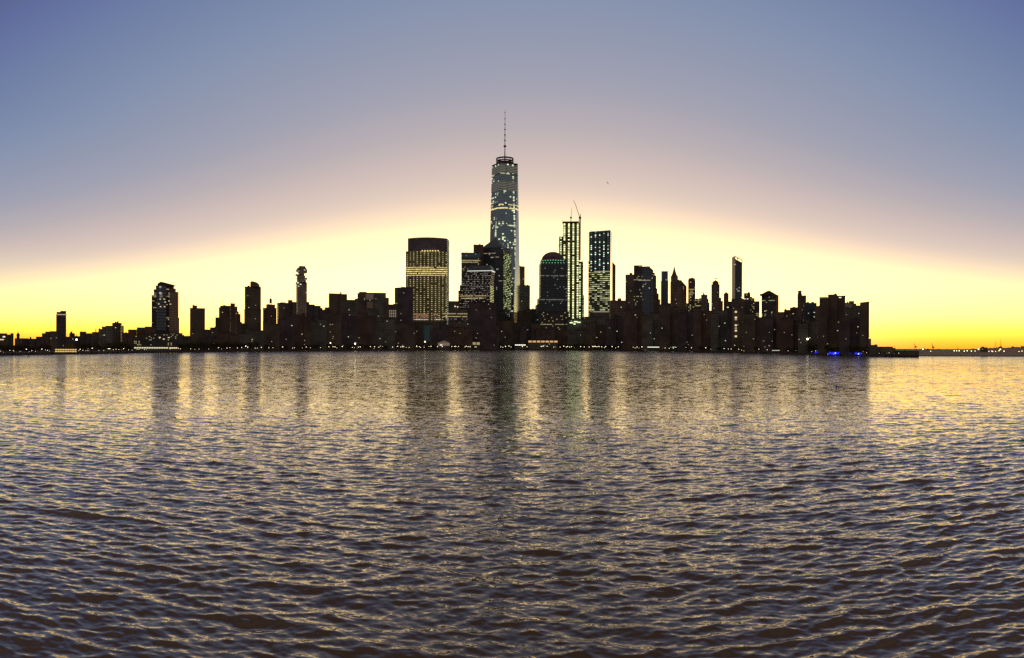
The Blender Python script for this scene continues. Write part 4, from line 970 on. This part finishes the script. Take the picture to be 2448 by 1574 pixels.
for x0, x1, lab in ((1946, 1973, 'blue-lit jetty left of the long blue boat'), (2042, 2059, 'short blue-lit jetty right of the long blue boat')):
    D = Dsh((x0 + x1) / 2) * .995; a, b = xat(x0, D), xat(x1, D); r = empty('jetty', ((a + b) / 2, D, 0)); tag(r, lab, 'jetty')
    MB().box(((a + b) / 2, D, 1.4), (b - a, 3, .4)).build('deck', M['steel'], r)
    m = MB(); 
    for i in range(4): m.tube((a + (b - a) * (i + .5) / 4, D, -1), (a + (b - a) * (i + .5) / 4, D, 1.3), .2, .2, 6)
    m.build('piles', M['steel'], r)
    for i in range(7): MB().ball((a + (b - a) * (i + .5) / 7, D - 1.6, 2.6 + .5 * math.sin(i * 1.9)), .75, 6, 5).build('blue_light', BL if i != 3 else BW, r)
    MB().tube((a, D - 1.5, 1.6), (b, D - 1.5, 2.4), .06, .06, 4).build('rail', M['steel'], r)
# single bright lights
def floodlight(px, py, f, label, rr=1.6, mat=None):
    D = Dsh(px) * f; k = F / D; r = empty('floodlight', (xat(px, D), D, GZ)); tag(r, label, 'floodlight')
    MB().tube((xat(px, D), D, GZ), at(px, py + 1, D), .5 / k, .35 / k, 6).build('pole', M['steel'], r)
    MB().ball(at(px, py, D - .3), rr / k, 8, 6).build('lamp_head', mat or LAMP2, r)
floodlight(1930.5, 811, 1.02, 'single bright white floodlight below the blue-grey glass block', 2.4)
floodlight(183, 812.5, 1.1, 'single bright light on the slope right of the lone slim tower', 2.2)
floodlight(790, 820.5, 1.01, 'orange-tinted floodlight left of the billboard block', 1.5, LAMP)
floodlight(849, 822, 1.008, 'bright floodlight on the quay below the billboard block', 1.9)
floodlight(1016, 817.5, 1.008, 'orange-tinted floodlight below the teal glass front', 1.6, LAMP)
floodlight(2077.5, 808.5, 1.045, 'small light on top of the annex beside the end slab', 1.2, WINM[0])
# far shore lights
fl = empty('street_lamp', (0, 0, 0))
tag(fl, 'tiny yellow lamp on the hazy far shore', 'street lamp', 'lamps on the far right shore')
MB().tube((0, 0, 0), (0, 0, 4), .08, .08, 5).build('pole', M['steel'], fl); MB().ball((0, -.2, 4), .42, 7, 5).build('lamp_head', LAMP, fl)
fpx = [2206, 2281, 2287, 2293, 2305, 2312, 2322, 2331, 2339, 2364, 2371, 2373, 2380, 2388, 2391, 2400, 2436, 2443, 2225]
first = True
for px in fpx:
    D = FS + rg.uniform(2, 12)
    if first: o = fl; first = False
    else:
        o = fl.copy(); COL.objects.link(o)
        for ch in list(fl.children):
            c = ch.copy(); COL.objects.link(c); c.parent = o
    big = 1.5 if px in (2339, 2372, 2391, 2206) else rg.uniform(.75, 1.15)
    o.location = (xat(px, D), D, 1.2 + (0 if big > 1 else .6)); o.scale = (big,) * 3 

# ------------------------------------------------------------------ trees on the promenade
def leafmat():
    m, t, b = bsdf('dark_foliage')
    oi = N(t, 'ShaderNodeObjectInfo'); tc = N(t, 'ShaderNodeTexCoord'); nz = N(t, 'ShaderNodeTexNoise'); nz.inputs['Scale'].default_value = .8
    t.links.new(tc.outputs['Object'], nz.inputs['Vector'])
    c = mixc(t, nz.outputs[0], (.035, .05, .02, 1), (.09, .085, .04, 1)); t.links.new(mixc(t, mth(t, 'MULTIPLY', oi.outputs['Random'], .5), c, (.09, .06, .035, 1)), b.inputs['Base Color'])
    b.inputs['Roughness'].default_value = .8; b.inputs['Specular IOR Level'].default_value = .15
    return m
LEAF = leafmat(); BARK = plain('bark', (.06, .045, .035), .9)
def tree_proto(seed, h=9.0):
    g = random.Random(seed); r = empty('promenade_tree')
    tag(r, 'dark leafy tree in the row along the promenade', 'tree', 'trees along the promenade')
    m = MB().tube((0, 0, 0), (.1, 0, h * .42), .22, .14, 7)
    for i in range(5):
        a = g.uniform(0, 6.28); m.tube((.1, 0, h * g.uniform(.3, .45)), (math.cos(a) * h * .2, math.sin(a) * h * .2, h * g.uniform(.55, .75)), .09, .04, 5)
    m.build('trunk', BARK, r)
    c = MB(); cl = [(g.gauss(0, h * .15), g.gauss(0, h * .15), h * g.uniform(.42, .88), h * g.uniform(.10, .19)) for _ in range(16)]
    for (x, y, zc, rad) in cl:
        for _ in range(42):
            d = Vector((g.gauss(0, 1), g.gauss(0, 1), g.gauss(0, .8))).normalized() * rad * g.uniform(.5, 1.08)
            p = Vector((x, y, zc)) + d; u = Vector((g.gauss(0, 1), g.gauss(0, 1), g.gauss(0, 1))).normalized(); w = u.cross(Vector((g.gauss(0, 1), g.gauss(0, 1), g.gauss(0, 1)))).normalized()
            s = h * .035 * g.uniform(.7, 1.5); c.face([p - u * s, p + w * s * .6, p + u * s, p - w * s * .6])
    c.build('crown', LEAF, r); return r
TP = [tree_proto(1), tree_proto(2), tree_proto(3), tree_proto(4)]
tu = [False] * 4
px = -30.0; nt_ = 0
while px < 2150 and nt_ < 285:
    D = Dsh(px) * (1 + rg.uniform(.012, .03)); k = F / D; hp = rg.uniform(10, 15) if 620 < px < 1900 else rg.uniform(15, 24)
    if px > 2075: hp = rg.uniform(6, 10)
    if not (125 < px < 188 or 315 < px < 425 or 1258 < px < 1338 or 1044 < px < 1078):
        i = rg.randrange(4)
        if not tu[i]: o = TP[i]; tu[i] = True
        else:
            o = TP[i].copy(); COL.objects.link(o)
            for ch in list(TP[i].children):
                c = ch.copy(); COL.objects.link(c); c.parent = o
        s = hp / k / 8.6; o.location = (xat(px, D), D, GZ); o.scale = (s * rg.uniform(.9, 1.25),) * 2 + (s,); o.rotation_euler = (0, 0, rg.uniform(0, 6.28)); nt_ += 1
    px += rg.uniform(5, 10.5) * (1.15 if 620 < px < 1900 else 1.1)

# ------------------------------------------------------------------ birds
def bird(px, py, D, s, label, bank):
    m = MB(); m.ball((0, 0, 0), .12, 8, 6); me = m.mesh('bird')
    for v in me.vertices: v.co = Vector((v.co.x * .9, v.co.y * 2.6, v.co.z * .8))
    r = bpy.data.objects.new('bird', me); COL.objects.link(r); me.materials.append(M['steel'])
    tag(r, label, 'bird'); r.location = at(px, py, D); r.scale = (s,) * 3; r.rotation_euler = (0, bank, .4)
    for sgn in (-1, 1):
        w = MB(); P = [(0, .16, .05), (sgn * .35, .2, .2), (sgn * .75, .02, .12), (sgn * .95, -.16, -.05), (sgn * .6, -.14, .08), (sgn * .3, -.12, .15), (0, -.16, .05)]
        w.face(P if sgn > 0 else list(reversed(P))); w.face([(x, y, zz - .03) for x, y, zz in (reversed(P) if sgn > 0 else P)])
        o = link('wing', w.mesh('wing'), None, M['steel']); o.parent = r
bird(1452.5, 438, 160, .5, 'small dark bird gliding in the open sky right of the tallest tower', .75)
bird(262.5, 671, 260, .45, 'tiny dark bird in the sky right of the lone slim tower', .2)
bird(1079, 709, 700, .9, 'tiny bird low in the gap right of the curved tower', .1)

# ================================================================== water
def wave_tile(Nn, L, lmin, lmax, rms, wind, spread, seed, power=-3.2):
    g = np.random.default_rng(seed)
    kx = np.fft.fftfreq(Nn, L / Nn) * 2 * np.pi; KX, KY = np.meshgrid(kx, kx, indexing='xy'); K = np.hypot(KX, KY); K[0, 0] = 1
    lam = 2 * np.pi / K; th = np.arctan2(KY, KX)
    env = np.exp(-(np.log(lam / lmax) / .35) ** 2 * (lam > lmax)) * np.exp(-(lmin / lam) ** 4)
    S = K ** power * env * (np.abs(np.cos(th - wind)) ** spread + .05)
    h = np.fft.ifft2((g.normal(size=(Nn, Nn)) + 1j * g.normal(size=(Nn, Nn))) * np.sqrt(S) * (K > 0)); H = np.fft.fft2(h.real)
    hx = np.fft.ifft2(-1j * KX / K * H).real; hy = np.fft.ifft2(-1j * KY / K * H).real; hz = np.fft.ifft2(H).real
    f = rms / hz.std()
    return hz * f, hx * f, hy * f
def sample(T, L, x, y):
    n = T.shape[0]; u = (x / L % 1) * n; v = (y / L % 1) * n
    i = np.floor(u).astype(int); j = np.floor(v).astype(int); fu = u - i; fv = v - j; i %= n; j %= n; i2 = (i + 1) % n; j2 = (j + 1) % n
    return (T[j, i] * (1 - fu) + T[j, i2] * fu) * (1 - fv) + (T[j2, i] * (1 - fu) + T[j2, i2] * fu) * fv
BANDS = [  (113.0, 2.4, 5.5, .016, R(70), 4, 5, .7),  # tile size, wavelengths, height, main direction (crests cross it), spread, seed, rotation of tile
    (71.0, .9, 2.1, .0215, R(83), 6, 1, .3), (41.0, .42, .95, .0125, R(98), 3, 2, -.5), (19.0, .2, .42, .0042, R(75), 2, 3, .9)]
def build_water():
    NR, NC = 1000, 1900
    t = np.linspace(0, 1, NR); yb, ya = 900.0, 6.6
    ypx = (np.sqrt(yb) + (np.sqrt(ya) - np.sqrt(yb)) * t) ** 2
    d = F * CAM_H / ypx
    d = np.concatenate([[3.0, 8.0], d, [2600., 4000., 9000., 30000.]])
    an = np.concatenate([np.radians([-175, -150, -120, -95, -80, -70]), np.radians(np.linspace(-65, 65, NC)), np.radians([70, 80, 95, 120, 150, 175])])
    A, Dm = np.meshgrid(an, d)
    sec = 1 / np.cos(np.clip(A, -R(65), R(65)))
    X = Dm * sec * np.sin(A); Y = Dm * sec * np.cos(A)
    dz = np.zeros_like(X); dx = np.zeros_like(X); dy = np.zeros_like(X)
    spacing = np.gradient(d)[:, None]
    for L, l0, l1, rms, wd, sp_, sd, rot in BANDS:
        hz, hx, hy = wave_tile(1024, L, l0, l1, rms, wd - rot, sp_, sd)
        c, s = math.cos(rot), math.sin(rot)
        # tile coordinates are turned by rot
        tn = np.tan(np.clip(A, -R(65), R(65)))          # crests bend round the pier
        ph = np.where(np.abs(tn) < .75, tn, np.sign(tn) * (.75 + np.arctan(np.abs(tn)) - math.atan(.75)))
        Xw, Yw = Y * np.sin(ph), Y * np.cos(ph)
        xr, yr = Xw * c + Yw * s, -Xw * s + Yw * c
        fade = np.clip(1.6 - spacing / (l1 * .28), 0, 1) * np.clip((R(65) - np.abs(A)) / R(3), 0, 1)
        # slow gusts change the height of the chop from place to place
        gust = .8 + .35 * np.sin(X * .021 + 1.3 * np.sin(Y * .017)) * np.sin(Y * .031 + .6)
        q = fade * gust
        dz += sample(hz, L, xr, yr) * q
        ax, ay = sample(hx, L, xr, yr), sample(hy, L, xr, yr)
        dx += (ax * c - ay * s) * q * .9; dy += (ax * s + ay * c) * q * .9
    Xf, Yf = X - dx, Y - dy
    nr, nc = X.shape
    co = np.stack([Xf, Yf, dz], -1).reshape(-1, 3).astype(np.float32)
    idx = np.arange(nr * nc).reshape(nr, nc)
    q = np.stack([idx[:-1, :-1], idx[:-1, 1:], idx[1:, 1:], idx[1:, :-1]], -1).reshape(-1, 4)
    me = bpy.data.meshes.new('water'); me.vertices.add(len(co)); me.vertices.foreach_set('co', co.ravel())
    me.loops.add(q.size); me.loops.foreach_set('vertex_index', q.ravel().astype(np.int32))
    me.polygons.add(len(q)); me.polygons.foreach_set('loop_start', np.arange(0, q.size, 4, dtype=np.int32)); me.polygons.foreach_set('loop_total', np.full(len(q), 4, dtype=np.int32))
    me.update(calc_edges=True)
    me.polygons.foreach_set('use_smooth', np.ones(len(q), dtype=bool)); me.update()
    m, tr, b = bsdf('river_water')
    b.inputs['Base Color'].default_value = (.098, .070, .038, 1); b.inputs['IOR'].default_value = 1.36
    b.inputs['Roughness'].default_value = .07; b.inputs['Specular IOR Level'].default_value = .5
    g = N(tr, 'ShaderNodeNewGeometry'); sp_ = N(tr, 'ShaderNodeSeparateXYZ'); tr.links.new(g.outputs['Position'], sp_.inputs[0])
    dist = N(tr, 'ShaderNodeVectorMath', operation='LENGTH'); tr.links.new(g.outputs['Position'], dist.inputs[0])
    total = None
    tr.links.new(mapr(tr, dist.outputs['Value'], 60, 900, .05, .17), b.inputs['Roughness'])
    # ripples too fine (or too far) for the mesh: slopes added to the normal
    for sc, amp, d0, d1, rz in ((.28, WAMP[0], 120, 420, .2), (.8, WAMP[1], 60, 190, -.3), (2.2, WAMP[2], 20, 70, .5), (6.0, WAMP[3], 1, 2, .1)):
        mp = N(tr, 'ShaderNodeMapping'); tr.links.new(g.outputs['Position'], mp.inputs['Vector']); mp.inputs['Rotation'].default_value = (0, 0, rz); mp.inputs['Scale'].default_value = (sc * .75, sc, sc)
        nz = N(tr, 'ShaderNodeTexNoise'); nz.inputs['Scale'].default_value = 1.0; nz.inputs['Detail'].default_value = 2.0; nz.inputs['Roughness'].default_value = .6
        tr.links.new(mp.outputs[0], nz.inputs['Vector'])
        sb = N(tr, 'ShaderNodeVectorMath', operation='SUBTRACT'); tr.links.new(nz.outputs['Color'], sb.inputs[0]); sb.inputs[1].default_value = (.5, .5, .5)
        ml = N(tr, 'ShaderNodeVectorMath', operation='MULTIPLY'); tr.links.new(sb.outputs[0], ml.inputs[0]); ml.inputs[1].default_value = (amp * .45, amp, 0)
        fd = mapr(tr, dist.outputs['Value'], d0, d1) if d1 > 2 else None
        if fd is not None:
            sm = N(tr, 'ShaderNodeVectorMath', operation='SCALE'); tr.links.new(ml.outputs[0], sm.inputs[0]); tr.links.new(fd, sm.inputs['Scale']); ml = sm
        if total is None: total = ml.outputs[0]
        else:
            ad = N(tr, 'ShaderNodeVectorMath', operation='ADD'); tr.links.new(total, ad.inputs[0]); tr.links.new(ml.outputs[0], ad.inputs[1]); total = ad.outputs[0]
    # calm and ruffled patches
    pn = N(tr, 'ShaderNodeTexNoise'); pn.inputs['Scale'].default_value = 1.0; pn.inputs['Detail'].default_value = 3
    mp = N(tr, 'ShaderNodeMapping'); tr.links.new(g.outputs['Position'], mp.inputs['Vector']); mp.inputs['Scale'].default_value = (.006, .013, .01); tr.links.new(mp.outputs[0], pn.inputs['Vector'])
    sc_ = N(tr, 'ShaderNodeVectorMath', operation='SCALE'); tr.links.new(total, sc_.inputs[0]); tr.links.new(mapr(tr, pn.outputs[0], .3, .7, .65, 1.25), sc_.inputs['Scale'])
    ad = N(tr, 'ShaderNodeVectorMath', operation='ADD'); tr.links.new(g.outputs['Normal'], ad.inputs[0]); tr.links.new(sc_.outputs[0], ad.inputs[1])
    nn = N(tr, 'ShaderNodeVectorMath', operation='NORMALIZE'); tr.links.new(ad.outputs[0], nn.inputs[0]); tr.links.new(nn.outputs[0], b.inputs['Normal'])
    tag(link('water', me, None, m), 'rippled river reflecting the dawn sky', kind='structure')
WAMP = (.85, .62, .36, .28)
build_water()

# ------------------------------------------------------------------ sun, barely over the horizon behind the city
sl = bpy.data.lights.new('sun', 'SUN'); sl.energy = .01; sl.angle = R(40); sl.color = (1, .72, .42)
so = bpy.data.objects.new('sun', sl); COL.objects.link(so)
so.rotation_euler = Vector((-math.sin(SUN_AZ), -math.cos(SUN_AZ), -math.tan(SUN_EL))).to_track_quat('-Z', 'Y').to_euler()
